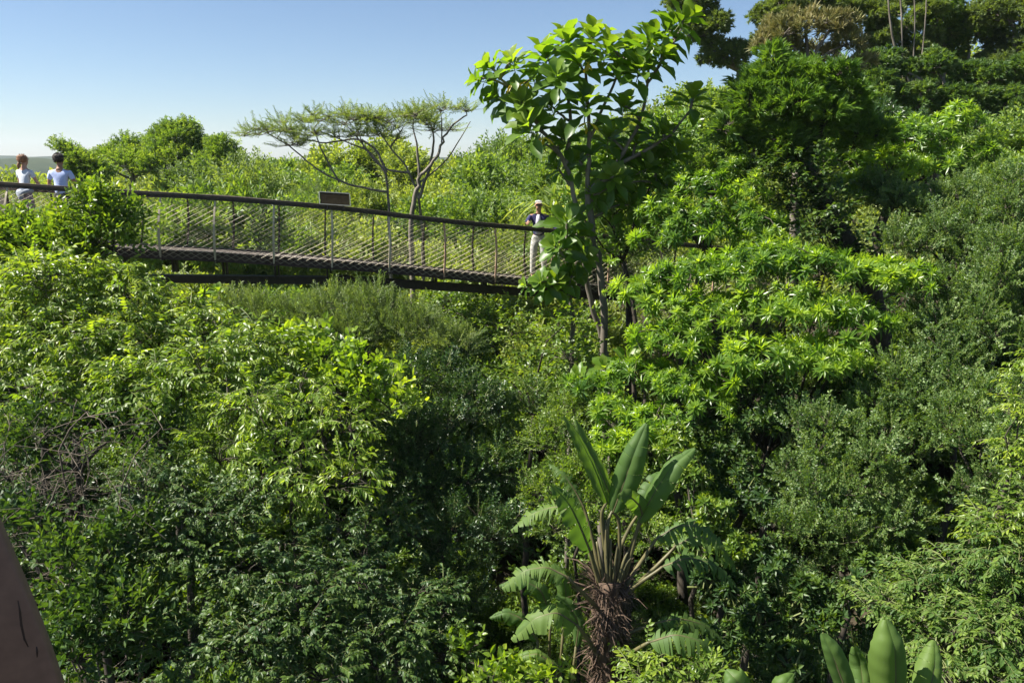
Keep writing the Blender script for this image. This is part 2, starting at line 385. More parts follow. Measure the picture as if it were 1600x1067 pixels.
# ------------------------------------------------------------------ plants
def curve_pts(a, b, n, bend, rgn):
    a = np.asarray(a, float); b = np.asarray(b, float); L = np.linalg.norm(b - a)
    t = np.linspace(0, 1, n)[:, None]
    p = a + (b - a) * t
    side = rgn.normal(size=3) * bend * L
    p = p + np.sin(t * math.pi) * side + np.array((0, 0, 1.)) * np.sin(t * math.pi) * .08 * L
    if n > 3: p[1:-1] += rgn.normal(size=(n - 2, 3)) * .012 * L
    return p
def wood_arr(base, fork, lobes, P, Ix, tr, rgn, twigs=10, k=0):
    g = Geo()
    g.tube(curve_pts(base, fork, 8, .04, rgn), np.linspace(tr, tr * .72, 8), 9)
    for i, (c, r) in enumerate(lobes):
        c = np.asarray(c); big = not (k and i % (k + 1))
        rr = tr * (.42 if big else .16)
        src = np.asarray(fork) - (0, 0, .1) if big else np.asarray(lobes[i - i % (k + 1)][0]) - (0, 0, .1)
        g.tube(curve_pts(src, c, 7, .1, rgn), np.linspace(rr, rr * .35, 7), 6)
        ix = np.where(Ix == i)[0]
        if len(ix):
            for j in rgn.choice(ix, min(twigs, len(ix)), replace=False):
                g.tube(curve_pts(c - (0, 0, .05), P[j], 5, .08, rgn), np.linspace(rr * .33, .006, 5), 4, cap=False)
    return g.arr()
NSEED = [100]
sub = {'fine': 9, 'finedark': 8, 'grey': 7, 'pin': 6, 'pinyel': 5, 'mid': 6, 'glossdark': 6, 'pindark': 5, 'hillgreen': 6, 'far': 7, 'dry': 5, 'olea': 5, 'vine': 4}
def bumpy(LB, k, rgn):
    if not k: return LB
    out = []
    for c, r in LB[:]:
        out.append((c, r * (.72 if k < 9 else .6)))
        for i in range(k):
            d = rgn.normal(size=3); d[2] = abs(d[2]) * .9 - .25; d = unit(d); q = rgn.uniform(.30, .48)
            out.append((c + d * r * (rgn.uniform(.62, .85) if k < 9 else rgn.uniform(.7, 1.02)), r * (q if k < 9 else q * .82)))
    return out
def plant(name, cat, label, sp, lobes, group=None, tr=.06, base=None, dens=1., scale=1., twigs=4, bark='barkdark', fork=None, mat=None, leafname='crown', bump=None):
    """lobes: (px, py, D, radius in px[, vertical squash[, depth stretch]]) turned into world ellipsoids"""
    NSEED[0] += 1; seed = NSEED[0]; rgn = np.random.default_rng(seed)
    LB = []
    for l in lobes:
        px, py, D, r = l[:4]; sq = l[4] if len(l) > 4 else .85; dp = l[5] if len(l) > 5 else 1.
        rad = r * D / F; LB.append((at(px, py, D), np.array((rad, rad * dp, rad * sq))))
    kk = sub.get(sp, 0) if bump is None else bump; LB = bumpy(LB, kk, rgn)
    C = np.array([c for c, r in LB]); cen = C.mean(0)
    if base is None: b = np.array((cen[0], cen[1] + .1, gz(cen[0], cen[1] + .1) - .1))
    else: b = np.array((base[0], base[1], gz(base[0], base[1]) - .1))
    root = empty(name, b, label, cat, group)
    LBl = [(c - b, r) for c, r in LB]
    (arr, P, Ix) = crown_arr(LBl, sp, seed, dens, scale)
    link(leafname, mesh_of(leafname, arr, [M[mat or SP[sp][1]], M['stem']]), root)
    zlow = min(c[2] - r[2] for c, r in LBl)
    fk = np.array((0, 0, max(.3, zlow + .15))) if fork is None else np.asarray(fork) - b
    if fork is None and len(LBl): fk[:2] = (cen - b)[:2] * .5
    link('trunk', mesh_of('trunk', wood_arr((0, 0, 0), fk, LBl, P, Ix, tr, rgn, twigs, kk), [M[bark]], True), root)
    return root
#PLANTS
# ------------------------------------------------------------------ the walkway
_px = np.array([-330, -100, 0, 140, 250, 335, 420, 520, 600, 700, 770, 860, 950, 1000, 1150], float)
_yr = np.array([262, 275, 282, 292, 298, 303, 310, 318, 328, 341, 347, 355, 365, 371, 386], float)
_yd = np.array([352, 366, 373, 384, 391, 394, 400, 407, 413, 423, 430, 439, 448, 453, 466], float)
_D = np.array([16.2, 15.8, 15.75, 15.8, 15.85, 15.9, 16.05, 16.35, 16.7, 17.2, 17.55, 18.0, 18.5, 18.8, 19.8], float)
RL = np.array([at(a, b, d) for a, b, d in zip(_px, _yr, _D)]); DK = np.array([at(a, b, d) for a, b, d in zip(_px, _yd, _D)])
_s = np.concatenate([[0], np.cumsum(np.linalg.norm(np.diff(DK[:, :2], axis=0), axis=1))]); SL = _s[-1]
def smooth_interp(s, A):
    # average of a few shifted linear interpolations: rounds the corners of the control polygon
    s = np.atleast_1d(s); o = 0
    for k in np.linspace(-.8, .8, 9): o = o + np.stack([np.interp(s + k, _s, A[:, i]) for i in range(3)], 1)
    return o / 9
def dk(s): return smooth_interp(s, DK)
def rl(s): return smooth_interp(s, RL)
def nrm(s):
    t = dk(np.atleast_1d(s) + .2) - dk(np.atleast_1d(s) - .2); t[:, 2] = 0
    n = np.stack([-t[:, 1], t[:, 0], t[:, 2]], 1); return n / np.linalg.norm(n, axis=1)[:, None]   # away from the camera
def s_at(px): return float(np.interp(px, _px, _s))
WID = 1.45
BANK = -.085
def off(s, d, dz=0, base=None):
    b = dk(s) if base is None else base(s)
    return b + nrm(s) * d + np.array((0, 0, dz + BANK * d / WID))
ss = np.linspace(0.3, SL - .3, 150)
def sweep(g, C, side, w, h, mi=0):
    """rectangular bar along C: side = horizontal unit vectors"""
    n = len(C); up = np.array((0, 0, 1.))
    V = np.stack([C + side * a * w / 2 + up * b * h / 2 for a, b in ((-1, -1), (1, -1), (1, 1), (-1, 1))], 1).reshape(-1, 3)
    Fc = []
    for i in range(n - 1):
        for j in range(4):
            a = i * 4 + j; b = i * 4 + (j + 1) % 4; Fc += [(a, b, b + 4), (a, b + 4, a + 4)]
    Fc += [(0, 2, 1), (0, 3, 2), ((n - 1) * 4, (n - 1) * 4 + 1, (n - 1) * 4 + 2), ((n - 1) * 4, (n - 1) * 4 + 2, (n - 1) * 4 + 3)]
    g.add(V, Fc, .5, mi)
wk0 = dk(s_at(500))[0]
walk = empty('treetop_walkway', wk0, 'curving raised walkway of dark steel and timber slung above the green trees', 'walkway')
def wpart(name, g, mats, smooth=False, label=None):
    arr = g.arr(); arr = (arr[0] - wk0, *arr[1:])
    o = link(name, mesh_of(name, arr, mats, smooth), walk)
    if label: tag(o, label)
    return o
far_drop = np.interp(ss, [0, s_at(140), s_at(300), SL], [-.24, -.16, -.07, -.07])
g = Geo(); sweep(g, rl(ss) + (0, 0, -.045), nrm(ss), .085, .045); wpart('handrail', g, [M['railtop']], label='near handrail nearest the viewer')
g = Geo(); sweep(g, rl(ss) + (0, 0, -.095), nrm(ss), .05, .05); wpart('rail_bar', g, [M['steel']])
g = Geo(); sweep(g, rl(ss) + nrm(ss) * WID + np.stack([ss * 0, ss * 0, far_drop - .06], 1), nrm(ss), .085, .07); wpart('handrail', g, [M['railtop']], label='far handrail on the other side of the deck')
g = Geo()
for s in np.arange(.35, SL - .35, .115):                     # cross boards with gaps
    c = off(s, WID / 2, -.04)[0]; n = nrm(s)[0]; t = np.array((n[1], -n[0], 0)); n = unit(n + (0, 0, BANK / WID))
    g.box(c + (0, 0, random.uniform(-.003, .003)), .1, WID - .06, .035, R=np.stack([t, n, np.cross(t, n)], 1))
wpart('deck', g, [M['deck']])
for d in (0, WID):
    g = Geo(); sweep(g, off(ss, d, -.075), nrm(ss), .02, .135); sweep(g, off(ss, d, .002), nrm(ss), .05, .012, 1); sweep(g, off(ss, d, -.16), nrm(ss), .06, .03)
    wpart('edge_beam', g, [M['side'], M['deck']])
st = [s_at(p) for p in (-250, -160, -75, 10, 90, 170, 250, 335, 427, 518, 607, 693, 773, 860, 948, 1030, 1110)]
def prof(t):    # outward bulge of the side, t = 0 at the rail, 1 below the deck
    return .11 * math.sin(math.pi * min(t, 1) ** .9)
for i, s in enumerate(st):
    r = rl(s)[0]; d = dk(s)[0]; n = nrm(s)[0]; tt = np.array((n[1], -n[0], 0))
    for side in (0, 1):
        g = Geo(); C = []
        for t in np.linspace(0, 1, 9):
            top = r + n * (WID * side) + (0, 0, (-.12 if not side else -.12 + np.interp(s, ss, far_drop)))
            bot = d + n * (WID * side) + (0, 0, -.19)
            p = top + (bot - top) * t; C.append(p + n * prof(t) * (-1 if not side else 1))
        C = np.array(C); wv = np.array([.024, .026, .028, .03, .032, .034, .034, .028, .018])
        V = []
        for k in range(9):
            for a, b in ((-1, -1), (1, -1), (1, 1), (-1, 1)): V.append(C[k] + tt * a * wv[k] * .62 + n * b * .011)
        Fc = []
        for k in range(8):
            for j in range(4):
                a = k * 4 + j; b = k * 4 + (j + 1) % 4; Fc += [(a, b + 4, b), (a, a + 4, b + 4)]
        Fc += [(0, 1, 2), (0, 2, 3), (32, 34, 33), (32, 35, 34)]
        g.add(V, Fc, .5); wpart('rib_post', g, [M['steel'] if side else (M['rust'] if i > 10 else M['tan'])])
    if i % 1 == 0:   # hanger between deck and lower beam, two plates side by side
        g = Geo(); c = d + n * WID / 2
        for k in (-.035, .035): g.box(c + tt * k + (0, 0, -.35), .03, .12, .34, R=np.stack([tt, n, (0, 0, 1)], 1))
        g.box(c + (0, 0, -.18), .07, WID - .1, .06, R=np.stack([tt, n, (0, 0, 1)], 1))
        wpart('hanger', g, [M['steel']])
def wire_surface(s, t, side):
    s = np.clip(s, .3, SL - .3)
    r = rl(s); d = dk(s); n = nrm(s); top = r + n * (WID * side) + (0, 0, -.11); bot = d + n * (WID * side) + (0, 0, -.17)
    if side: top = top + np.stack([s * 0, s * 0, np.interp(s, ss, far_drop)], 1)
    b = .1 * np.sin(np.pi * t ** .9)[:, None] * (-1 if not side else 1)
    return top + (bot - top) * t[:, None] + n * b
for side in (0, 1):
    g = Geo()
    for sg in (-1, 1):
        for s0 in np.arange(-1.6, SL + 1.6, .165):
            t = np.linspace(0, 1, 9); s = s0 + sg * (t - .5) * 1.95
            ok = (s > .3) & (s < SL - .3)
            if ok.sum() < 3: continue
            g.tube(wire_surface(s[ok], t[ok], side), .0017 if side else .003, 3, cap=False)
    wpart('wire_net', g, [M['wire']])
def straight(a, b, w, h, name):
    g = Geo(); a = at(*a); b = at(*b); t = unit(b - a); n = np.array((-t[1], t[0], 0)); n = unit(n)
    sweep(g, np.array([a, (a + b) / 2, b]), np.array([n] * 3), w, h); wpart(name, g, [M['steel']])
straight((-320, 428, 17.0), (150, 432, 16.5), .2, .16, 'lower_beam')
straight((236, 435, 16.55), (512, 437.5, 17.0), .2, .155, 'lower_beam')
straight((517, 436, 17.05), (838, 457, 18.6), .2, .17, 'lower_beam')
straight((846, 457, 18.7), (1130, 472, 20), .2, .17, 'lower_beam')
for p, yy, D_ in ((562, 446, 17.3), (985, 470, 19.4), (120, 440, 16.5)):
    a = at(p, yy, D_); b = (a[0] + .1, a[1] + .2, gz(a[0], a[1]) - .2)
    g = Geo(); g.tube([b, a], [.13, .1], 10); wpart('support_column', g, [M['steel']], True)
# information board on the near rail
a = at(499, 309.5, 16.2); b = at(547, 312.5, 16.35); t = unit(b - a); n = unit(np.cross(t, (0, 0, 1))); 
tilt = unit(np.array((0, 0, 1)) + n * -.35); nn = unit(np.cross(tilt, t)); R3 = np.stack([t, nn, tilt], 1)
bc = (a + b) / 2; W_ = np.linalg.norm(b - a)
br = empty('information_board', bc, 'small dark rectangular board in a pale frame mounted on the handrail', 'information board')
g = Geo(); g.box((0, 0, 0), W_ - .03, .02, .225, R=R3); link('panel', mesh_of('panel', g.arr(), [M['board']]), br)
g = Geo()
for sx, sz, dx, dz in ((W_, .016, 0, .122), (W_, .012, 0, -.12), (.014, .23, -W_ / 2, 0), (.014, .23, W_ / 2, 0)):
    g.box(R3 @ np.array((dx, 0, dz)), sx, .03, sz, R=R3)
link('frame', mesh_of('frame', g.arr(), [M['boardedge']]), br)
g = Geo()
for k in (-.15, .15):
    g = Geo(); g.box(R3 @ np.array((k, .02, -.1)) + (0, 0, -.06), .03, .02, .14)
    link('bracket', mesh_of('bracket', g.arr(), [M['steel']]), br)

# near rib of the viewer's own walkway, lower left corner
def near_rib():
    pts = [(-196, 560), (-140, 690), (-70, 850), (-22, 960), (14, 1050), (56, 1180), (88, 1320)]
    Cn = np.array([at(x, y, .98) for x, y in pts])
    ts = np.linspace(0, 1, 40); q = np.linspace(0, 1, len(pts))
    C = np.stack([np.interp(ts, q, Cn[:, i]) for i in range(3)], 1)
    for _ in range(6): C[1:-1] = (C[:-2] + 2 * C[1:-1] + C[2:]) / 4
    T = np.gradient(C, axis=0); T /= np.linalg.norm(T, axis=1)[:, None]
    n = np.array((.25, -1, .12)); n /= np.linalg.norm(n); B = np.cross(T, n); B /= np.linalg.norm(B, axis=1)[:, None]
    if B[0][0] < 0: B = -B
    hw, th, bv = .056, .012, .002
    sec = [(-hw, -th + bv), (-hw + bv, -th), (hw - bv, -th), (hw, -th + bv), (hw, th - bv), (hw - bv, th), (-hw + bv, th), (-hw, th - bv)]
    V = np.stack([C + B * a - n * b for a, b in sec], 1).reshape(-1, 3); k = len(C); Fc = []
    for i in range(k - 1):
        for j in range(8):
            a = i * 8 + j; b = i * 8 + (j + 1) % 8; Fc += [(a, b, b + 8), (a, b + 8, a + 8)]
    for j in range(1, 7): Fc += [(0, j + 1, j), ((k - 1) * 8, (k - 1) * 8 + j, (k - 1) * 8 + j + 1)]
    c0 = C[-1]
    root = empty('railing_rib', c0, 'reddish brown painted steel railing rib with a dark drip, at the lower left corner', 'railing rib')
    m, nn_, l, p, out = newmat('rib_paint')
    tc = nn_.new('ShaderNodeTexCoord'); no = nn_.new('ShaderNodeTexNoise'); no.inputs['Scale'].default_value = 55; no.inputs['Detail'].default_value = 8
    r = nn_.new('ShaderNodeValToRGB'); r.color_ramp.elements[0].color = (.19, .10, .062, 1); r.color_ramp.elements[1].color = (.24, .13, .082, 1)
    r.color_ramp.elements[0].position = .3; r.color_ramp.elements[1].position = .7
    bp = nn_.new('ShaderNodeBump'); bp.inputs['Strength'].default_value = .25; bp.inputs['Distance'].default_value = .001
    l.new(tc.outputs['Object'], no.inputs['Vector']); l.new(no.outputs[0], r.inputs[0]); l.new(r.outputs[0], p.inputs['Base Color'])
    l.new(no.outputs[0], bp.inputs['Height']); l.new(bp.outputs[0], p.inputs['Normal']); p.inputs['Roughness'].default_value = .55
    link('bar', mesh_of('bar', (V - c0, np.array(Fc), np.full(len(V), .5), np.zeros(len(Fc), int)), [m], True), root)
    g = Geo(); dr = np.array([at(x, y, .965) for x, y in ((28, 938), (31, 955), (33, 975), (38, 998), (44, 1010))])
    g.tube(dr - c0, [.0006, .0014, .0016, .0014, .0007], 5)
    g.tube(np.array([at(x, y, .965) for x, y in ((57, 1010), (58, 1018), (58, 1026))]) - c0, [.0008, .0015, .0007], 5)
    link('drip', mesh_of('drip', g.arr(), [roughmat('drip_stain', (.045, .026, .018), (.07, .04, .028), 20, .7, .1)], True), root)
near_rib()
# ------------------------------------------------------------------ people
def cloth(name, c, rough=.85, scale=40, var=.12):
    return roughmat(name, tuple(x * (1 - var) for x in c), tuple(min(1, x * (1 + var)) for x in c), scale, rough, .25)
M['skin'] = cloth('skin', (.50, .29, .20), .5, 25, .06)
M['skin2'] = cloth('skin_tanned', (.36, .20, .13), .5, 25, .06)
def skin(verts, edges, rad, name, mats, parent, squash=None, sub=2, root=0, smooth=True):
    me = bpy.data.meshes.new(name); me.from_pydata([tuple(v) for v in verts], edges, []); me.update()
    o = bpy.data.objects.new(name, me); COL.objects.link(o)
    sm_ = o.modifiers.new('skin', 'SKIN'); sm_.branch_smoothing = .6; sm_.use_smooth_shade = True
    for i, rv in enumerate(rad):
        v = me.skin_vertices[0].data[i]; v.radius = (rv, rv) if np.isscalar(rv) else rv; v.use_root = (i == root)
    ss_ = o.modifiers.new('sub', 'SUBSURF'); ss_.levels = sub; ss_.render_levels = sub
    bpy.context.view_layer.update()
    dg = bpy.context.evaluated_depsgraph_get(); m2 = bpy.data.meshes.new_from_object(o.evaluated_get(dg))
    bpy.data.objects.remove(o); bpy.data.meshes.remove(me); m2.name = name
    if squash:
        for v in m2.vertices: squash(v.co)
    m2.materials.clear()
    for m_ in mats: m2.materials.append(m_)
    for p in m2.polygons: p.use_smooth = True; p.material_index = 0
    return link(name, m2, parent)
class Sk:
    def __init__(s): s.v = []; s.e = []; s.r = []
    def p(s, co, r, frm=None):
        s.v.append(co); s.r.append(r); i = len(s.v) - 1
        if frm is not None: s.e.append((frm, i))
        return i
    def chain(s, frm, pts):
        for co, r in pts: frm = s.p(co, r, frm)
        return frm
def V3(*a): return np.array(a, float)
def person(loc, rz, label, pose, top, topc, bottom, skinm, scale=1., female=False, extras=None):
    root = empty('person', loc, label, 'person'); root.rotation_euler = (0, 0, rz); root.scale = (scale,) * 3
    s = Sk(); lean = pose.get('lean', 0)
    hipw = .095 if not female else .1; shw = .185 if not female else .16
    pel = s.p((0, 0, .95), .125)
    w1 = s.p((0, lean * .3, 1.09), .118 if not female else .1, pel); w2 = s.p((0, lean * .6, 1.25), .14 if not female else .12, w1); ch = s.p((0, lean * .9, 1.385), .12, w2)
    nk = s.p((0, lean + .0, 1.485), .056, ch); n2 = s.p((0, lean + .015, 1.54), .056, nk)
    hd = s.chain(n2, [((0, lean + .03, 1.6), .078), ((0, lean + .025, 1.665), .094), ((0, lean + .015, 1.725), .07)])
    s.p((0, lean + .125, 1.632), .012, s.p((0, lean + .10, 1.64), .03, n2 + 2))        # nose
    for sx in (-1, 1): s.p((sx * .098, lean + .015, 1.635), .014, n2 + 2)             # ears
    s.p((0, lean + .085, 1.575), .03, n2 + 1)                                         # chin
    for sx in (-1, 1):
        arm = pose['arms'][0 if sx < 0 else 1]; sh = V3(sx * shw, lean * .95, 1.405)
        a = s.p(tuple(sh), .06, ch); el = V3(*arm[0]); wr = V3(*arm[1])
        a = s.chain(a, [(tuple(sh * .45 + el * .55), .044), (tuple(el), .038), (tuple(el * .5 + wr * .5), .034), (tuple(wr), .025)])
        d = unit(wr - el) if len(arm) < 3 else unit(V3(*arm[2])); side = unit(np.cross(d, (0, 0, 1)) + 1e-6); dn = unit(np.cross(side, d))
        pm_ = wr + d * .055; a = s.p(tuple(pm_), .03, a)
        for k, (o_, ln) in enumerate(((-.03, .07), (-.01, .08), (.01, .075), (.028, .06))):
            q0 = pm_ + side * o_ + d * .03; q1 = q0 + d * ln * .5 - dn * .01; q2 = q1 + d * ln * .35 - dn * .025
            s.chain(a, [(tuple(q0), .0095), (tuple(q1), .009), (tuple(q2), .0075)])
        q0 = wr + d * .03 + side * .035 * -sx; s.chain(a - 0, [(tuple(q0), .011), (tuple(q0 + d * .03 - side * .02 * sx), .009)])
        leg = pose['legs'][0 if sx < 0 else 1]
        kn = V3(*leg[0]); an = V3(*leg[1]); hp = V3(sx * hipw, 0, .88)
        b = s.p(tuple(hp), .09, pel)
        b = s.chain(b, [(tuple(hp * .5 + kn * .5), .075), (tuple(kn), .052), (tuple(kn * .65 + an * .35 + V3(0, -.015, 0)), .05), (tuple(an), .034)])
        s.chain(b, [((an[0], an[1] + .07, .035), .034), ((an[0] + .01 * sx, an[1] + .15, .028), .027)]); s.p((an[0], an[1] - .045, .032), .032, b)
    def sq(co):
        if .84 < co[2] < 1.46 and abs(co[0]) < .26:
            k = .76; cy = lean * max(0, min(1, (co[2] - .95) / .45)); co[1] = cy + (co[1] - cy) * k
    skin(s.v, s.e, s.r, 'body', [skinm], root, sq)
    # shirt
    t = Sk(); g_ = .016
    a0 = t.p((0, 0, top[0] - .02), (.15 if not female else .13)); a1 = t.p((0, lean * .3, 1.10), (.118 if not female else .103) + g_, a0); a2 = t.p((0, lean * .6, 1.25), (.14 if not female else .12) + g_, a1)
    a3 = t.p((0, lean * .9, 1.385), .12 + g_, a2); t.p((0, lean * .95, 1.455), .075, a3)
    for sx in (-1, 1):
        arm = pose['arms'][0 if sx < 0 else 1]; sh = V3(sx * shw, lean * .95, 1.405); el = V3(*arm[0]); wr = V3(*arm[1]); f = top[1]
        t.p((sx * .085, lean * .95, 1.45), .062, a3); b = t.p(tuple(sh), .072, a3)
        if f <= 1: t.chain(b, [(tuple(sh * (1 - f * .6) + el * f * .6), .06), (tuple(sh * (1 - f) + el * f), .056)])
        else: t.chain(b, [(tuple(sh * .45 + el * .55), .055), (tuple(el), .05), (tuple(el * .15 + wr * .85), .042)])
    skin(t.v, t.e, t.r, 'shirt', [topc], root, sq)
    # shorts / trousers
    q = Sk(); a0 = q.p((0, 0, .97), .135)
    q.p((0, lean * .2, 1.07), .136, a0)
    for sx in (-1, 1):
        leg = pose['legs'][0 if sx < 0 else 1]; kn = V3(*leg[0]); an = V3(*leg[1]); hp = V3(sx * hipw, 0, .88)
        b = q.p(tuple(hp), .107, a0); b = q.chain(b, [(tuple(hp * .5 + kn * .5), .093)])
        if bottom[0] == 'shorts': q.chain(b, [(tuple(hp * .12 + kn * .88), .085)])
        else: q.chain(b, [(tuple(kn), .075), (tuple(kn * .5 + an * .5), .066), (tuple(an + V3(0, 0, .02)), .06)])
    skin(q.v, q.e, q.r, 'shorts' if bottom[0] == 'shorts' else 'trousers', [bottom[1]], root, sq)
    for sx in (-1, 1):
        leg = pose['legs'][0 if sx < 0 else 1]; an = V3(*leg[1]); z = Sk()
        a = z.p((an[0], an[1], .06), .046); z.p((an[0], an[1] - .045, .04), .042, a); z.chain(a, [((an[0], an[1] + .08, .042), .044), ((an[0] + .01 * sx, an[1] + .17, .034), .034)])
        skin(z.v, z.e, z.r, 'shoe', [M['shoe']], root, None, 1)
    for sx in (-1, 1):
        g = bmesh.new(); bmesh.ops.create_uvsphere(g, u_segments=10, v_segments=6, radius=.011); m_ = bpy.data.meshes.new('eye'); g.to_mesh(m_); g.free(); m_.materials.append(M['eye'])
        link('eye', m_, root, (sx * .034, lean + .112, 1.662))
    g = Geo(); g.tube([(-.024, lean + .112, 1.597), (0, lean + .119, 1.598), (.024, lean + .112, 1.597)], [.003, .005, .003], 6); link('mouth', mesh_of('mouth', g.arr(), [M['lip']], True), root)
    return root, lean
M['shoe'] = cloth('shoe', (.12, .11, .1)); M['eye'] = cloth('eye', (.05, .04, .035), .2); M['lip'] = cloth('lip', (.35, .14, .11), .5)
M['hair1'] = roughmat('hair_auburn', (.14, .06, .03), (.42, .23, .12), 30, .45, .6, stretch=(4, 4, .5)); M['hair2'] = roughmat('hair_dark', (.02, .016, .014), (.07, .055, .045), 60, .55, .9)
M['tee1'] = cloth('tee_grey_white', (.58, .62, .68)); M['tee2'] = cloth('tee_light_blue', (.50, .58, .86)); M['wrap'] = cloth('wrap_grey', (.30, .33, .38)); M['sh1'] = cloth('shorts_print', (.30, .22, .24), .9, 60, .5)
M['sh2'] = cloth('shorts_olive', (.06, .06, .045)); M['vest'] = cloth('jacket_navy', (.035, .033, .10)); M['plaid'] = cloth('shirt_plaid', (.5, .48, .56), .9, 30, .3); M['trous'] = cloth('trousers_pale', (.42, .41, .37)); M['capm'] = cloth('cap_white', (.85, .83, .78), .8, 30, .03)
M['lens'] = cloth('sunglass_lens', (.02, .02, .02), .15)
def blob(name, parent, pts, mat, sub=2):
    s = Sk(); i = None
    for co, r_ in pts: i = s.p(co, r_, i)
    return skin(s.v, s.e, s.r, name, [mat], parent, None, sub)
def deck_pt(px, d, dz=0):
    s = s_at(px); return off(s, d, -.02 + dz)[0]
# woman, from behind, turned a little right
hd_pt = lambda px, y, D: at(px, y, D)
def place(px_head, D):
    # find the deck point whose depth is D at that column
    x = (px_head - 800) / F * D * .99; best = min(np.linspace(0.5, SL - .5, 400), key=lambda s: abs(dk(s)[0][0] - x)); z = dk(best)[0][2]; return np.array((x, D, z - .02 + BANK * min(1, max(0, (D - dk(best)[0][1]) / WID))))
def zfix(px, y_top, D, h): return at(px, y_top, D)[2] - h
pw = place(43, 16.85)
w_root, ln = person(pw, -.25, 'woman with auburn hair, pale tee and grey top tied round her waist, seen from behind', 
  dict(lean=.05, arms=[((-.23, .16, 1.16), (-.12, .42, 1.08)), ((.23, .16, 1.16), (.14, .42, 1.08))], legs=[((-.1, .03, .5), (-.1, 0, .08)), ((.1, 0, .5), (.11, -.04, .08))]),
  (1.0, .55), M['tee1'], ('shorts', M['sh1']), M['skin'], .93, True)
w_root.rotation_euler = (0, 0, -.25)
blob('hair', w_root, [((0, ln - .035, 1.585), .075), ((0, ln - .03, 1.65), .108), ((0, ln - .02, 1.71), .108), ((0, ln - .01, 1.75), .085)], M['hair1'])
blob('hair_bun', w_root, [((0, ln - .09, 1.72), .045), ((0, ln - .115, 1.735), .035)], M['hair1'])
blob('ponytail', w_root, [((-.02, ln - .07, 1.60), .04), ((-.05, ln - .09, 1.53), .035), ((-.06, ln - .09, 1.46), .018)], M['hair1'])
s = Sk(); a = s.p((-.13, .0, 1.0), .045); s.chain(a, [((-.1, -.1, .99), .055), ((0, -.125, .98), .06), ((.1, -.1, .99), .055), ((.13, 0, 1.0), .045), ((.1, .1, .99), .045), ((0, .12, .98), .05), ((-.1, .1, .99), .045)]); s.e.append((7, 0))
s.chain(2, [((0, -.13, .88), .07), ((.01, -.125, .80), .05)]); skin(s.v, s.e, s.r, 'tied_top', [M['wrap']], w_root, None, 1)
pm2 = place(100, 16.75)
m_root, ln = person(pm2, .08, 'dark haired man in a light blue tee and dark shorts, seen from behind',
  dict(lean=.03, arms=[((-.27, .08, 1.14), (-.2, .36, 1.06)), ((.27, .08, 1.14), (.2, .36, 1.06))], legs=[((-.13, .04, .5), (-.15, 0, .08)), ((.11, 0, .5), (.13, -.03, .08))]),
  (.92, .6), M['tee2'], ('shorts', M['sh2']), M['skin2'], .965)
m_root.rotation_euler = (0, 0, .08)
def curls(root, c, rad, mat, n, L, seed):
    r = np.random.default_rng(seed); g = Geo()
    for k in range(n):
        d = unit(r.normal(size=3)); 
        if d[1] > .55 and d[2] < .35: continue
        if d[2] < -.75: continue
        p = np.array(c) + d * np.array(rad); q = p + unit(d + r.normal(size=3) * .8) * L * .5; e = q + unit(d * .3 + r.normal(size=3) + (0, 0, -.3)) * L * .5
        g.tube([p - d * .012, q, e], [.006, .005, .002], 4)
    link('loose_hair', mesh_of('loose_hair', g.arr(), [mat], True), root)
curls(m_root, (0, ln - .02, 1.68), (.098, .108, .108), M['hair2'], 420, .02, 3)
curls(w_root, (0, .03, 1.67), (.09, .11, .1), M['hair1'], 160, .025, 4)
hb = blob('hair', m_root, [((0, ln - .03, 1.595), .08), ((0, ln - .03, 1.66), .112), ((0, ln - .02, 1.72), .115), ((0, ln - .01, 1.755), .095)], M['hair2'])
# man in cap, facing the camera, hand on the near rail
pc = place(842, 18.35); rc = rl(s_at(824))[0]; SC = .985; RZ = math.pi - .1
hv = np.array(Matrix.Rotation(-RZ, 3, 'Z') @ Vector(rc + (0, 0, .005) - pc)) / SC; print('hand', hv)
hv2 = hv - unit(hv - V3(.185, .04, 1.405)) * .09 + V3(0, 0, .03)
ev = (V3(.185, .04, 1.405) + hv2) / 2 + V3(.05, -.05, -.06)
c_root, ln = person(pc, math.pi - .1, 'man in a white cap, navy jacket and pale trousers, one hand on the near rail',
  dict(lean=.04, arms=[((-.36, .12, 1.18), (-.5, .22, 1.12)), (tuple(ev), tuple(hv2), (.25, .9, -.2))], legs=[((-.12, .05, .5), (-.13, .0, .08)), ((.12, .02, .5), (.14, -.02, .08))]),
  (.96, 2), M['vest'], ('trousers', M['trous']), M['skin2'], .985)
blob('shirt_front', c_root, [((0, .085, 1.0), .085), ((0, .105, 1.18), .075), ((0, .125, 1.33), .06), ((0, .075, 1.45), .045)], M['plaid'])
blob('cap', c_root, [((0, ln + .01, 1.71), .103), ((0, ln + .0, 1.755), .085)], M['capm'])
g = Geo(); g.box((0, ln + .155, 1.715), .15, .11, .012); link('cap_peak', mesh_of('cap_peak', g.arr(), [M['capm']]), c_root)
g = Geo(); g.box((-.034, ln + .125, 1.665), .05, .02, .034); g.box((.034, ln + .125, 1.665), .05, .02, .034); g.box((0, ln + .13, 1.672), .03, .01, .008); link('sunglasses', mesh_of('sunglasses', g.arr(), [M['lens']]), c_root)
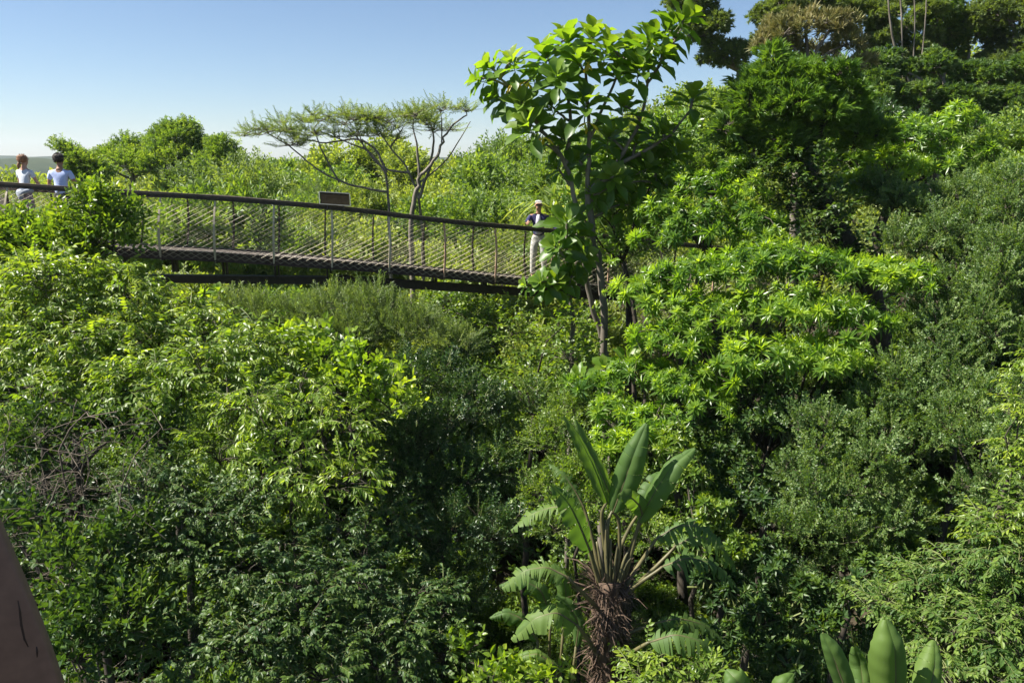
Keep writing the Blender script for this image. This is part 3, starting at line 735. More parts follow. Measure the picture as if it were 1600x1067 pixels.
# ------------------------------------------------------------------ plants, from the viewer outwards
P = plant
G1 = 'leafy shrubs on the near left slope'
P('leafy_tree', 'tree', 'bushy green tree growing up in front of the handrail beside the couple', 'mid',
  [(25, 400, 13.6, 46), (70, 395, 13.5, 42), (120, 372, 13.4, 34), (158, 338, 13.4, 26), (188, 352, 13.5, 30), (175, 385, 13.3, 36), (110, 410, 13.2, 44), (150, 318, 13.4, 14), (5, 370, 13.8, 26), (45, 365, 13.7, 18)], fork=at(100, 440, 13.5), base=at(95, 600, 13.5), scale=1.1)
P('leafy_shrub', 'shrub', 'sunlit green shrub with drooping leaflets, at the left edge below the leafy tree', 'pin',
  [(40, 480, 12, 80), (110, 455, 12.4, 60), (20, 560, 11.2, 80), (110, 540, 11.4, 70)], G1)
P('leafy_shrub', 'shrub', 'bright drooping-leaved shrub whose top reaches the left end of the lower beam', 'pin',
  [(180, 465, 12.6, 58), (265, 495, 12.6, 48), (215, 540, 11.8, 72), (325, 520, 12.4, 45), (190, 435, 12.8, 28)], G1)
P('leafy_shrub', 'shrub', 'wide green shrub with yellowing leaf sprays in the middle of the left slope', 'pin',
  [(150, 600, 10.8, 70), (240, 610, 10.7, 75), (320, 590, 11, 65), (60, 630, 10.4, 60), (395, 555, 11.6, 55)], G1)
P('leafy_shrub', 'shrub', 'yellow green shrub with long feathery hanging sprays, left of the dark hollow', 'pinyel',
  [(400, 640, 10.3, 62), (475, 690, 10, 65), (540, 745, 9.7, 52), (345, 715, 9.9, 60), (440, 770, 9.4, 60), (535, 665, 10.5, 42), (470, 620, 10.8, 45)], G1)
P('broad_leaved_shrub', 'shrub', 'pale yellow green shrub with broad lobed leaves below the middle of the walkway', 'palm',
  [(455, 550, 12.2, 36), (510, 555, 12, 42), (560, 590, 11.8, 38), (610, 640, 11.4, 34), (530, 610, 11.5, 40), (600, 600, 11.8, 22)], scale=.95)
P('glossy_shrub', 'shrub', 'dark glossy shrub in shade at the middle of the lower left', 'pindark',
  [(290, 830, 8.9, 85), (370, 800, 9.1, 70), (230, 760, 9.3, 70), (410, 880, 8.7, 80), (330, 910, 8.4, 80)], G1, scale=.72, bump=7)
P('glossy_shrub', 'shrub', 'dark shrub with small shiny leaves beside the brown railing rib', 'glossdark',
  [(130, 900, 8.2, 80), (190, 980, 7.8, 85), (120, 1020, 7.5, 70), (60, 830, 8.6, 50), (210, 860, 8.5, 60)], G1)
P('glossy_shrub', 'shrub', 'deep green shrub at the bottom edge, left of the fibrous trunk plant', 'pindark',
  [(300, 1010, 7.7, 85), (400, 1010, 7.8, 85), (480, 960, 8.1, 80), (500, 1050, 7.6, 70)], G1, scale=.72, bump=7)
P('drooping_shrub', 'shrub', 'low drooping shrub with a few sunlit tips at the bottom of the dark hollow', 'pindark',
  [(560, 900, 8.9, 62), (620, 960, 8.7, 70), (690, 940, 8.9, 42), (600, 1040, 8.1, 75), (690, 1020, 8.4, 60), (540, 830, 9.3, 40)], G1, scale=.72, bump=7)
P('small_leaved_shrub', 'shrub', 'dim small-leaved shrub at the far left under the yellowing sprays', 'glossdark',
  [(60, 690, 9.8, 50), (230, 690, 9.9, 50), (10, 740, 9.4, 45), (150, 660, 10.2, 45)], G1, dens=.8)
# dead twig thicket
def thicket():
    r = np.random.default_rng(77); c = at(110, 745, 9.0); b = np.array((c[0], c[1] + .3, gz(c[0], c[1] + .3)))
    root = empty('dead_thicket', b, 'tangle of bare grey-brown dead branches at the left edge above the glossy shrub', 'dead branches')
    g = Geo()
    for k in range(16):
        e = at(r.uniform(-20, 260), r.uniform(640, 850), r.uniform(8.5, 9.2))
        s = at(r.uniform(0, 180), r.uniform(860, 980), r.uniform(8.8, 9.4)) if k > 3 else b + (r.uniform(-.3, .3), 0, 0)
        p = curve_pts(s, e, 9, .1, r); g.tube(p - b, np.linspace(.016, .006, 9), 5, cap=False)
        for _ in range(9):
            i = r.integers(2, 9); q = p[i]; d = r.normal(size=3) * (1, .7, .6); d /= np.linalg.norm(d)
            L = r.uniform(.3, .9); q2 = curve_pts(q, q + d * L, 5, .12, r); g.tube(q2 - b, np.linspace(.006, .0022, 5), 4, cap=False)
            for _ in range(4):
                j = r.integers(1, 5); d2 = r.normal(size=3); d2 /= np.linalg.norm(d2); q3 = curve_pts(q2[j], q2[j] + d2 * r.uniform(.12, .4), 4, .15, r)
                g.tube(q3 - b, np.linspace(.0045, .002, 4), 3, cap=False)
    link('branches', mesh_of('branches', g.arr(), [M['twig']], True), root)
thicket()
# hollow in the middle
P('grey_green_shrub', 'shrub', 'grey green bush of fine upright shoots just below the lower beam', 'grey',
  [(400, 498, 14.4, 34), (465, 500, 14.3, 38), (530, 490, 14.2, 42), (590, 495, 14.1, 42), (650, 520, 13.8, 44), (710, 545, 13.6, 34), (560, 530, 13.6, 46), (365, 482, 14.6, 22)], dens=1.1)
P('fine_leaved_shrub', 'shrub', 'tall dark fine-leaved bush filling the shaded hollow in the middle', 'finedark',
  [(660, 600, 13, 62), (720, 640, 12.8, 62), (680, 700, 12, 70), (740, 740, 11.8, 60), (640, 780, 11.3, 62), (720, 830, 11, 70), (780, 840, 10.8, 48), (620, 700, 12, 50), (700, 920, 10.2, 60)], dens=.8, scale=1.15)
P('fine_leaved_shrub', 'shrub', 'fine-leaved shrub catching some sun right of the dark hollow', 'fine',
  [(770, 640, 13.8, 42), (800, 690, 12.6, 30), (780, 730, 12, 26), (830, 640, 14, 40), (790, 775, 11.6, 24)], scale=1.1, dens=.7)
P('creeper_mass', 'creeper', 'tangle of small-leaved creepers hanging below the right part of the walkway', 'vine',
  [(800, 520, 17.2, 46), (745, 500, 19, 48), (860, 560, 16.8, 50), (880, 620, 16, 50), (830, 590, 16.2, 40), (900, 520, 17, 34), (690, 480, 19.6, 40), (740, 570, 17.5, 50), (885, 505, 14.6, 24), (890, 560, 14.6, 34), (900, 625, 14.2, 34), (938, 640, 14, 32), (860, 600, 14.6, 30)], scale=1.1, dens=.8)
P('young_shrub', 'shrub', 'bluish green seedling shrub deep in the shade above the bottom left shrubs', 'pindark',
  [(605, 810, 10.2, 26), (640, 840, 10.1, 24), (580, 850, 10, 24)])
# right bank
P('rosette_tree', 'tree', 'spreading tree with tiers of bright yellow green leaf rosettes right of the walkway', 'ros',
  [(1010, 460, 13, 54, .45), (1080, 430, 13, 65, .45), (1150, 425, 12.9, 65, .45), (1210, 405, 12.8, 54, .45), (1290, 425, 12.5, 71, .45), (1370, 430, 12.3, 65, .45), (1430, 440, 12.2, 48, .6),
   (1100, 490, 12.5, 76, .45), (1240, 480, 12.2, 82, .45), (1340, 500, 12, 71, .45), (1050, 535, 12.3, 67, .45), (1200, 560, 11.6, 86, .45), (1290, 560, 11.5, 76, .45), (1130, 590, 11.6, 43, .45)],
  dens=1.25, tr=.075, twigs=6, fork=at(1200, 700, 12.3), base=at(1200, 800, 12.3))
P('rosette_tree', 'tree', 'lower tree of narrow leaf rosettes standing just above the paddle-leaved plant', 'ros',
  [(990, 590, 12.2, 50, .6), (1060, 600, 11.9, 62, .5), (960, 640, 11.6, 42, .6), (925, 610, 12.6, 42, .7), (950, 690, 11.2, 44, .8), (1030, 660, 11.2, 55, .6), (1110, 640, 11.5, 50, .6), (1000, 700, 10.8, 42, .7)],
  dens=1.1, tr=.1, scale=.9)
P('rosette_tree', 'tree', 'rosette-leaved tree behind the tiered one, left of the leaning dark trunk', 'ros',
  [(1040, 330, 14.6, 50, .6), (1110, 300, 14.6, 48, .6), (1140, 262, 14.8, 36, .7), (1030, 375, 14.3, 44, .6), (1100, 360, 14.2, 66, .6), (1180, 350, 14, 50, .6), (1160, 300, 14.4, 40, .7), (1060, 280, 14.9, 26, .7), (1200, 385, 13.7, 50, .6)],
  dens=1.0, tr=.1)
P('rosette_tree', 'tree', 'flat-topped bright green rosette tree high on the right, behind the leaning trunk', 'ros',
  [(1350, 218, 16.5, 52, .6), (1430, 215, 16.6, 56, .6), (1490, 195, 16.8, 44, .6), (1300, 250, 16.4, 44, .7), (1390, 265, 16.2, 66, .6), (1470, 255, 16.4, 54, .6), (1340, 300, 15.8, 50, .7), (1530, 240, 16.6, 34, .7), (1290, 205, 16.6, 30, .7)],
  dens=1.0, tr=.12)
P('oleander_shrub', 'shrub', 'dark shiny narrow-leaved shrub in the shade under the tiers of bright rosettes', 'olea',
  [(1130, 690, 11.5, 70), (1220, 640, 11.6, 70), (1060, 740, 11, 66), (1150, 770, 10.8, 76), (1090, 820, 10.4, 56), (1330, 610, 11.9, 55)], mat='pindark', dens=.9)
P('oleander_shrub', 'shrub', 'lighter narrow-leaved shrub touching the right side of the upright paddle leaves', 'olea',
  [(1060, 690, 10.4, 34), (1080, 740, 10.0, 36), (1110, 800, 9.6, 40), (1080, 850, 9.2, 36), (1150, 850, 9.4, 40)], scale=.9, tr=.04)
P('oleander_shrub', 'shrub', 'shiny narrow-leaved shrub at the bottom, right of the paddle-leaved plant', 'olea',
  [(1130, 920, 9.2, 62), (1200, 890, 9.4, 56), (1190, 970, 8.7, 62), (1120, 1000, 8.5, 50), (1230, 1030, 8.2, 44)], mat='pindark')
P('fine_leaved_shrub', 'shrub', 'rounded green shrub of tiny leaves in the lower middle of the right bank', 'fine',
  [(1290, 680, 10.8, 56), (1360, 670, 10.8, 62), (1270, 750, 10.2, 62), (1350, 750, 10.1, 70), (1420, 700, 10.4, 50), (1310, 830, 9.8, 62), (1240, 820, 9.9, 46), (1390, 820, 9.8, 52), (1320, 885, 9.6, 36)])
P('fine_leaved_shrub', 'shrub', 'tall soft green small-leaved shrub sloping down the right bank, right of the tiered tree', 'fine',
  [(1420, 610, 11, 56), (1460, 540, 11.8, 60), (1520, 480, 12, 66), (1580, 430, 12, 60), (1490, 610, 11, 60), (1560, 540, 11.5, 66), (1600, 480, 11.8, 60), (1440, 660, 10.7, 50)])
P('fine_leaved_shrub', 'shrub', 'pale small-leaved shrub under the flat-topped rosette tree, at upper right', 'fine',
  [(1490, 370, 14, 50), (1410, 330, 14.8, 48), (1560, 350, 14, 56), (1430, 390, 13.7, 44), (1600, 320, 14, 50), (1380, 300, 15.4, 34), (1540, 410, 13.4, 44), (1500, 310, 15, 36)])
P('fine_leaved_shrub', 'shrub', 'shaded small-leaved shrub at the right edge above the feathered corner shrub', 'fine',
  [(1530, 690, 9.8, 55), (1580, 770, 9.2, 52), (1500, 650, 10.2, 42), (1600, 680, 9.6, 50), (1520, 780, 9.5, 40), (1560, 630, 10.3, 46)], dens=.9)
P('leafy_shrub', 'shrub', 'green shrub with feathered leaves filling the bottom right corner', 'pin',
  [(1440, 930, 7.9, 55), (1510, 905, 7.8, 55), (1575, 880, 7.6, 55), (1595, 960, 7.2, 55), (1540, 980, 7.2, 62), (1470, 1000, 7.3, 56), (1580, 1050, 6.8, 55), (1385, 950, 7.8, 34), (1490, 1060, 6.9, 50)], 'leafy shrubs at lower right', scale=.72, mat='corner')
P('leafy_shrub', 'shrub', 'bright green leafy shrub at the right edge just above the corner shrub', 'pin',
  [(1550, 840, 8, 40), (1600, 820, 7.9, 44), (1590, 880, 7.8, 30)], 'leafy shrubs at lower right', scale=.75)
P('slender_shrub', 'shrub', 'slender shoots with light yellow green leaflets leaning in at the right edge', 'pinyel',
  [(1592, 645, 8.2, 20), (1610, 600, 8.2, 24), (1575, 700, 8.2, 14), (1600, 735, 8.1, 16), (1615, 560, 8.3, 18)], scale=.6, dens=1.2, tr=.03)
P('fern_shrub', 'shrub', 'light green ferny growth at the bottom right of the fibrous trunk', 'pin',
  [(1040, 1040, 7.6, 46), (1090, 1070, 7.3, 46), (1000, 1075, 7.3, 30)], scale=.8)
P('leafy_shrub', 'shrub', 'yellow green young shrub at the bottom edge, left of the fibrous trunk', 'palm',
  [(850, 1070, 7.6, 30), (800, 1060, 7.9, 30), (770, 1075, 7.6, 34), (730, 1030, 8.3, 30)], dens=.9, scale=.7)
P('fine_leaved_shrub', 'shrub', 'dark small-leaved shrub directly behind the upright paddle leaves', 'finedark',
  [(870, 690, 11.6, 40), (905, 740, 11, 44), (860, 770, 10.6, 40), (990, 780, 10.4, 46), (940, 800, 10.2, 40), (880, 830, 10, 40), (1020, 850, 9.8, 40), (900, 640, 12.6, 34)], mat='mid', scale=1.1, tr=.03)
P('oleander_shrub', 'shrub', 'shiny shrub in deep shade above the broad paddle leaves at the bottom right', 'olea',
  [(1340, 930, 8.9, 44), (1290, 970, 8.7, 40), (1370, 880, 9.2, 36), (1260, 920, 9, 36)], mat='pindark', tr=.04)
# grass-like strap leaves behind the man
def straps():
    c = at(880, 312, 19.0); b = np.array((c[0], c[1], c[2] - .3)); r = np.random.default_rng(8)
    root = empty('strap_leaved_plant', b, 'clump of long arching strap leaves behind the man in the cap', 'plant')
    g = Geo()
    for k in range(120):
        a = r.uniform(0, 6.283); L = r.uniform(.9, 1.6); el = r.uniform(.5, 1.5); w_ = r.uniform(.025, .045)
        d = np.array((math.cos(a), math.sin(a), 0)); q = []
        for t in np.linspace(0, 1, 8): q.append(d * L * math.cos(el) * t * 1.3 + np.array((0, 0, L * (math.sin(el) * t * 1.25 - 1.05 * t * t * (1.2 - el * .4)))) + r.normal(size=3) * .01)
        q = np.array(q) + (r.uniform(-.35, .35), r.uniform(-.3, .3), 0); s = np.cross(d, (0, 0, 1)); V = []
        for i, p in enumerate(q):
            ww = w_ * (1 - (i / 7) ** 2.5) + .002; V += [p - s * ww, p + s * ww]
        Fc = []
        for i in range(7): Fc += [(2 * i, 2 * i + 1, 2 * i + 3), (2 * i, 2 * i + 3, 2 * i + 2)]
        g.add(V, Fc, r.uniform(0, 1))
    link('leaves', mesh_of('leaves', g.arr(), [M['grass']], True), root)
straps()
P('round_bush', 'shrub', 'shaded green bush on the slope behind the strap leaves and the man in the cap', 'hillgreen',
  [(900, 290, 22, 50), (860, 300, 22, 34), (960, 300, 21, 56), (1010, 280, 21, 50), (930, 380, 21, 60), (870, 400, 21, 50), (1000, 380, 20.6, 50)], scale=.7)

# ---- trees drawn limb by limb
def limb_tree(name, cat, label, base, limbs, lobes, sp, bark='barkdark', rosettes=(), group=None, dens=1., scale=1., mat=None, seed=1, twigs=8, twr=.009, yellow=(), bumps=0):
    b = np.array((base[0], base[1], gz(base[0], base[1]) - .1)); r = np.random.default_rng(seed)
    root = empty(name, b, label, cat, group); g = Geo()
    for pts, r0, r1 in limbs:
        Q = np.array([at(*p) if len(p) == 3 and p[0] > -900 else b for p in pts]); n = 5 * (len(Q) - 1) + 1
        q = np.linspace(0, len(Q) - 1, n); C = np.stack([np.interp(q, np.arange(len(Q)), Q[:, i]) for i in range(3)], 1)
        for _ in range(3): C[1:-1] = (C[:-2] + 2 * C[1:-1] + C[2:]) / 4
        C[1:-1] += r.normal(size=(n - 2, 3)) * min(.02, r0 * .25)
        g.tube(C - b, np.linspace(r0, r1, n), 8, cap=False)
    arrs = []
    if lobes:
        LB = []
        for l in lobes:
            px, py, D, rad = l[:4]; sq = l[4] if len(l) > 4 else .85; rad = rad * D / F; LB.append((at(px, py, D) - b, np.array((rad, rad, rad * sq))))
        LB = bumpy(LB, 5 if sp == 'blade' else bumps, r)
        arr, Pp, Ix = crown_arr(LB, sp, seed + 50, dens, scale); arrs.append(arr)
        for i, (c, rr) in enumerate(LB):
            ix = np.where(Ix == i)[0]
            # nearest limb point feeds the lobe
            allp = np.concatenate(g.V); nb = allp[np.argmin(np.linalg.norm(allp - c, axis=1))]
            g.tube(curve_pts(nb, c, 6, .06, r), np.linspace(twr * 2, twr, 6), 5, cap=False)
            for j in r.choice(ix, min(twigs, len(ix)), replace=False):
                g.tube(curve_pts(c, Pp[j], 5, .06, r), np.linspace(twr, .004, 5), 4, cap=False)
    if len(rosettes):
        Pp = np.array([at(*q[:3]) for q in rosettes]) - b; f = np.array([(q[4], q[5], q[6]) for q in rosettes], float); sc = np.array([q[3] for q in rosettes], float) * 1.1
        arrs.append(scatter(SP['bigros'][0], Pp, frames(f, r.random(len(f)) * 6.28), sc, r.normal(size=len(f)) * .1, r))
        for i, q in enumerate(rosettes):
            allp = np.concatenate(g.V); e = Pp[i]; dd = allp - e; sel = dd[:, 2] < -.15
            if sel.any():
                cand = allp[sel]; nb = cand[np.argmin(np.linalg.norm(cand - e, axis=1))]
                if np.linalg.norm(nb - e) > .15: g.tube(curve_pts(nb, e, 7, .05, r), np.linspace(.028, .015, 7), 6, cap=False)
    Vs, Fs, Ts, Ms = [], [], [], []; n = 0
    for V, Fc, T, Mi in arrs: Vs.append(V); Fs.append(Fc + n); Ts.append(T); Ms.append(Mi); n += len(V)
    if n: link('crown', mesh_of('crown', (np.concatenate(Vs), np.concatenate(Fs), np.concatenate(Ts), np.concatenate(Ms)), [M[mat or SP[sp][1]], M['stem']], sp == 'bigros'), root)
    link('trunk', mesh_of('trunk', g.arr(), [M[bark]], True), root)
    if len(yellow):
        gy = Geo()
        for x, y, D in yellow:
            for k in range(3): gy.leaf(OBO, at(x + r.uniform(-6, 6), y, D) - b, (r.normal() * .8, r.normal() * .4, -.7), (0, -1, .3), r.uniform(.14, .26), r.uniform(.04, .07), r.uniform(0, 1))
        link('yellowed_leaves', mesh_of('yellowed_leaves', gy.arr(), [M['yellow']], True), root)
    return root
D0 = 15.3
bb = at(945, 620, D0)
ros = [(765, 105, D0 + .2, 1.0, -.7, 0, .7), (800, 95, D0 - .2, 1.0, -.3, -.3, 1), (745, 125, D0, .85, -1, 0, .3), (835, 120, D0 + .4, .95, 0, .3, 1), (815, 160, D0 - .3, .9, -.2, -.8, .6), (775, 150, D0, .8, -.6, -.3, .4),
       (850, 85, D0 + .2, 1.0, -.2, 0, 1), (885, 60, D0, 1.05, -.1, 0, 1), (925, 55, D0 + .3, 1.05, .1, 0, 1), (905, 95, D0 - .4, 1.0, 0, -.5, .9), (950, 75, D0 - .2, 1.0, .3, -.2, 1), (870, 120, D0 - .5, .9, -.2, -.7, .7),
       (985, 75, D0 + .4, 1.0, .2, 0, 1), (1015, 60, D0, 1.0, .3, 0, 1), (1045, 45, D0 + .2, 1.0, .4, 0, .9), (1070, 28, D0, .95, .6, 0, .8), (1000, 105, D0 - .3, .9, .1, -.6, .8), (1035, 85, D0 - .2, .8, .4, -.4, .7), (970, 110, D0, .8, 0, -.3, .8),
       (825, 195, D0 - .5, 1.15, -.4, -.5, .8), (915, 158, D0 - .6, 1.2, 0, -.5, 1), (975, 165, D0 - .3, 1.1, .1, -.3, 1), (1083, 150, D0, 1.05, .2, -.1, 1), (880, 215, D0, .85, -.3, -.5, .6), (860, 165, D0 + .2, .8, -.3, 0, .8),
       (1035, 205, D0, .9, .5, -.3, .8), (995, 225, D0 + .3, .9, .2, -.3, .8), (950, 215, D0 + .2, .85, 0, -.4, .7), (1060, 235, D0 + .4, .9, .5, 0, .7), (905, 250, D0 + .1, .8, -.3, -.4, .7), (1010, 265, D0, .85, .3, -.4, .7), (960, 275, D0 - .2, .8, 0, -.7, .5), (1045, 290, D0 + .2, .8, .5, -.2, .6),
       (840, 225, D0 - .2, .8, -.6, 0, .5), (870, 262, D0 + .1, .7, -.5, -.2, .6), (930, 300, D0, .7, -.2, -.5, .6), (985, 320, D0 + .2, .75, .3, -.4, .6), (1025, 245, D0 + .5, .8, .3, .2, .8), (965, 245, D0 + .5, .8, -.1, .4, .8)]
limb_tree('large_leaved_tree', 'tree', 'tall slender tree with big rounded leaves against the sky, right of the capped man', bb,
  [([(-999, 0, 0), (945, 560, D0), (940, 430, D0), (925, 350, D0), (918, 300, D0)], .075, .055),
   ([(-999, 0, 0), (950, 560, D0 + .3), (932, 500, D0 + .2), (915, 440, D0 + .1), (905, 340, D0), (885, 255, D0), (845, 200, D0 - .2), (812, 165, D0)], .06, .028),
   ([(918, 300, D0), (920, 220, D0), (918, 150, D0), (915, 90, D0)], .045, .02),
   ([(918, 300, D0), (960, 260, D0), (1000, 200, D0), (1012, 130, D0), (1015, 80, D0)], .042, .018),
   ([(1012, 130, D0), (1040, 90, D0), (1065, 45, D0)], .025, .015),
   ([(845, 200, D0 - .2), (800, 135, D0), (770, 115, D0)], .035, .018), ([(885, 255, D0), (895, 170, D0), (860, 100, D0)], .04, .018),
   ([(960, 260, D0), (1040, 220, D0), (1080, 170, D0)], .04, .016), ([(920, 220, D0), (960, 130, D0), (975, 90, D0)], .03, .015)],
  None, 'bigros', rosettes=ros, bark='bark', seed=3, yellow=[(800, 128, D0 - .4), (825, 127, D0 - .2), (918, 190, D0 - .7), (920, 95, D0 - .6), (845, 212, D0 - .6)])
limb_tree('large_leaved_tree', 'tree', 'low young tree with big bright leaves hiding the legs of the capped man', at(890, 560, 15.0),
  [([(-999, 0, 0), (895, 500, 15.), (888, 440, 15.), (885, 380, 15.)], .05, .03), ([(888, 440, 15.), (860, 450, 14.8), (845, 440, 14.8)], .03, .02), ([(888, 440, 15.), (915, 400, 15)], .03, .02)],
  None, 'bigros', rosettes=[(886, 346, 14.9, 1.15, .1, -.7, .9), (905, 365, 15, .95, .5, -.3, .7), (866, 384, 14.8, .9, -.6, -.6, .5), (910, 400, 14.9, .8, .5, -.6, .5), (845, 440, 14.7, .75, -.6, -.5, .6), (870, 440, 14.8, .8, .1, -.7, .8), (895, 430, 14.9, .7, .4, -.5, .6), (820, 445, 14.8, .5, -.9, -.3, .4)], bark='bark', seed=4)
limb_tree('large_leaved_tree', 'tree', 'small young plant with large rounded leaves in the gully below the big-leaved tree', at(950, 640, 13.2),
  [([(-999, 0, 0), (955, 620, 13.2), (950, 585, 13.2)], .04, .02)], None, 'bigros', rosettes=[(945, 575, 13.1, .75, -.2, -.5, .9), (905, 590, 13.3, .6, -.6, -.5, .6), (980, 560, 13.2, .65, .4, -.4, .8), (890, 610, 13.3, .45, -.5, -.6, .5)], bark='bark', seed=5)
limb_tree('large_leaved_tree', 'tree', 'shaded seedling with large leaves directly under the left part of the lower beam', at(345, 470, 15.6),
  [([(-999, 0, 0), (345, 470, 15.6)], .04, .02)], None, 'bigros', rosettes=[(342, 455, 15.6, .6, 0, -.3, .9), (318, 458, 15.8, .4, -.6, 0, .7)], bark='bark', seed=6)
P('pole_tree', 'tree', 'leafy thin tree between the big-leaved tree trunks at the walkway end', 'mid',
  [(960, 330, 16.5, 44), (1000, 300, 16.8, 44), (935, 275, 16.4, 36), (1010, 250, 17, 44), (970, 400, 16.6, 26), (925, 330, 16.3, 30), (1050, 230, 17, 40)], dens=.8, mat='blade', scale=1.2)
# thick leaning tree with a dense dark dome
limb_tree('dome_tree', 'tree', 'dense dark green dome-shaped tree on a thick leaning trunk at upper right', at(1400, 560, 15.2),
  [([(-999, 0, 0), (1385, 520, 14.8), (1345, 420, 14.6), (1318, 370, 14.6), (1285, 310, 14.8), (1255, 255, 15), (1240, 215, 15)], .19, .15),
   ([(1285, 310, 14.8), (1250, 270, 15.1), (1200, 200, 15.2)], .09, .04), ([(1255, 255, 15), (1290, 190, 15), (1320, 160, 15)], .08, .04)],
  [(1180, 162, 15, 56), (1225, 137, 15, 60), (1275, 142, 15, 56), (1160, 202, 15, 48), (1310, 172, 15.1, 50), (1220, 180, 14.9, 66), (1280, 190, 14.9, 60), (1340, 212, 15.1, 46), (1240, 230, 14.9, 50), (1180, 237, 15, 44)],
  'blade', seed=9, dens=.95, scale=.55)
P('climbing_vine', 'creeper', 'dark leaves of a climber wrapped round the thick leaning trunk', 'vine',
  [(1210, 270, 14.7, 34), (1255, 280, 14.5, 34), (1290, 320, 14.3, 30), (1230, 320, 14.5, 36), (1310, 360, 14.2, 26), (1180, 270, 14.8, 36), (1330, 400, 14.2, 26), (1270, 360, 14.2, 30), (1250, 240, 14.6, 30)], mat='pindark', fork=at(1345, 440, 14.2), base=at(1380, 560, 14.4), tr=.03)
# flat-crowned pale trees beyond the walkway
DA = 24
GF = 'flat-crowned trees beyond the walkway'
limb_tree('flat_topped_tree', 'tree', 'leftmost flat-crowned tree with thin bare limbs, above the information board', at(612, 420, DA),
  [([(-999, 0, 0), (608, 330, DA), (604, 270, DA), (575, 235, DA), (545, 200, DA)], .05, .014), ([(604, 300, DA), (548, 290, DA), (500, 270, DA), (450, 225, DA), (410, 205, DA)], .035, .012),
   ([(530, 285, DA), (505, 240, DA), (490, 200, DA)], .03, .015), ([(604, 270, DA), (590, 235, DA), (560, 215, DA), (510, 225, DA), (460, 215, DA)], .04, .014), ([(575, 235, DA), (500, 205, DA)], .025, .012)],
  [(405, 212, DA, 26, .55), (440, 205, DA, 32, .55), (480, 212, DA, 30, .55), (500, 190, DA, 30, .55), (540, 195, DA, 34, .55), (575, 190, DA, 28, .55), (455, 228, DA, 26, .55), (530, 215, DA, 24, .55)], 'flat', bark='bark', group=GF, seed=21, dens=3.2, scale=.85, twigs=12, bumps=4)
limb_tree('flat_topped_tree', 'tree', 'middle flat-crowned tree, forking low just right of the information board', at(660, 430, DA + .5),
  [([(-999, 0, 0), (660, 350, DA + .5), (655, 310, DA), (640, 270, DA), (610, 230, DA), (585, 195, DA)], .05, .014), ([(655, 310, DA), (670, 265, DA), (680, 220, DA), (670, 190, DA)], .05, .018),
   ([(640, 270, DA), (600, 265, DA), (570, 235, DA), (560, 205, DA)], .04, .014), ([(650, 290, DA), (700, 250, DA + .3), (735, 190, DA + .3)], .03, .012), ([(610, 230, DA), (630, 200, DA)], .03, .014)],
  [(585, 190, DA, 30, .55), (620, 200, DA, 32, .55), (655, 190, DA, 30, .55), (600, 215, DA, 26, .55), (640, 185, DA, 22, .55), (690, 205, DA, 22, .55), (560, 212, DA, 22, .55)], 'flat', bark='bark', group=GF, seed=22, dens=3.2, scale=.85, twigs=12, bumps=4)
limb_tree('flat_topped_tree', 'tree', 'rightmost flat-crowned tree whose forked limb curves up to the right', at(645, 430, DA - 1),
  [([(-999, 0, 0), (640, 345, DA - 1), (652, 300, DA - 1), (655, 275, DA - 1), (685, 245, DA - 1), (695, 205, DA - 1), (730, 180, DA - 1)], .08, .018), ([(655, 275, DA - 1), (652, 230, DA - 1), (645, 195, DA - 1)], .04, .015), ([(690, 225, DA - 1), (690, 190, DA - 1), (688, 172, DA - 1)], .02, .01)],
  [(650, 182, DA - 1, 26, .55), (690, 174, DA - 1, 22, .55), (728, 174, DA - 1, 20, .55), (670, 195, DA - 1, 22, .55)], 'flat', bark='bark', group=GF, seed=23, dens=3.2, scale=.85, twigs=12, bumps=4)
GB = 'round-crowned trees beyond the walkway at left'
P('round_crowned_tree', 'tree', 'tallest dark green round-topped tree on the left skyline', 'hillgreen', [(280, 222, 38, 30), (250, 240, 38, 28), (312, 240, 38, 28), (285, 250, 37.5, 34), (272, 208, 38, 16), (292, 205, 38, 14)], GB, bark='bark', tr=.2, scale=.65)
P('round_crowned_tree', 'tree', 'low round-topped tree between the couple and the tallest skyline tree', 'hillgreen', [(190, 243, 38, 26), (165, 252, 38, 20), (220, 250, 38, 24), (200, 262, 37, 30), (235, 262, 37, 24)], GB, bark='bark', tr=.16, scale=.65)
P('round_crowned_tree', 'tree', 'small tree just right of the man in the light blue tee, tuft at left', 'hillgreen', [(118, 250, 30, 16), (135, 258, 30, 20), (94, 232, 30, 10), (110, 236, 30, 9), (150, 275, 30, 24), (120, 275, 30, 20)], GB, bark='bark', tr=.12, scale=.55)
P('round_crowned_tree', 'tree', 'small bright tree right of the tallest skyline tree', 'hillgreen', [(345, 240, 36, 20), (360, 250, 36, 20), (335, 256, 36, 20), (352, 232, 36, 12)], GB, bark='bark', tr=.14, scale=.65)
P('dry_bush', 'shrub', 'brownish half-bare bush above the handrail, left of the flat-crowned trees', 'hill', [(385, 285, 27, 30), (410, 300, 26, 30), (360, 300, 26, 26), (300, 290, 27, 26)], bark='bark', mat='grey')
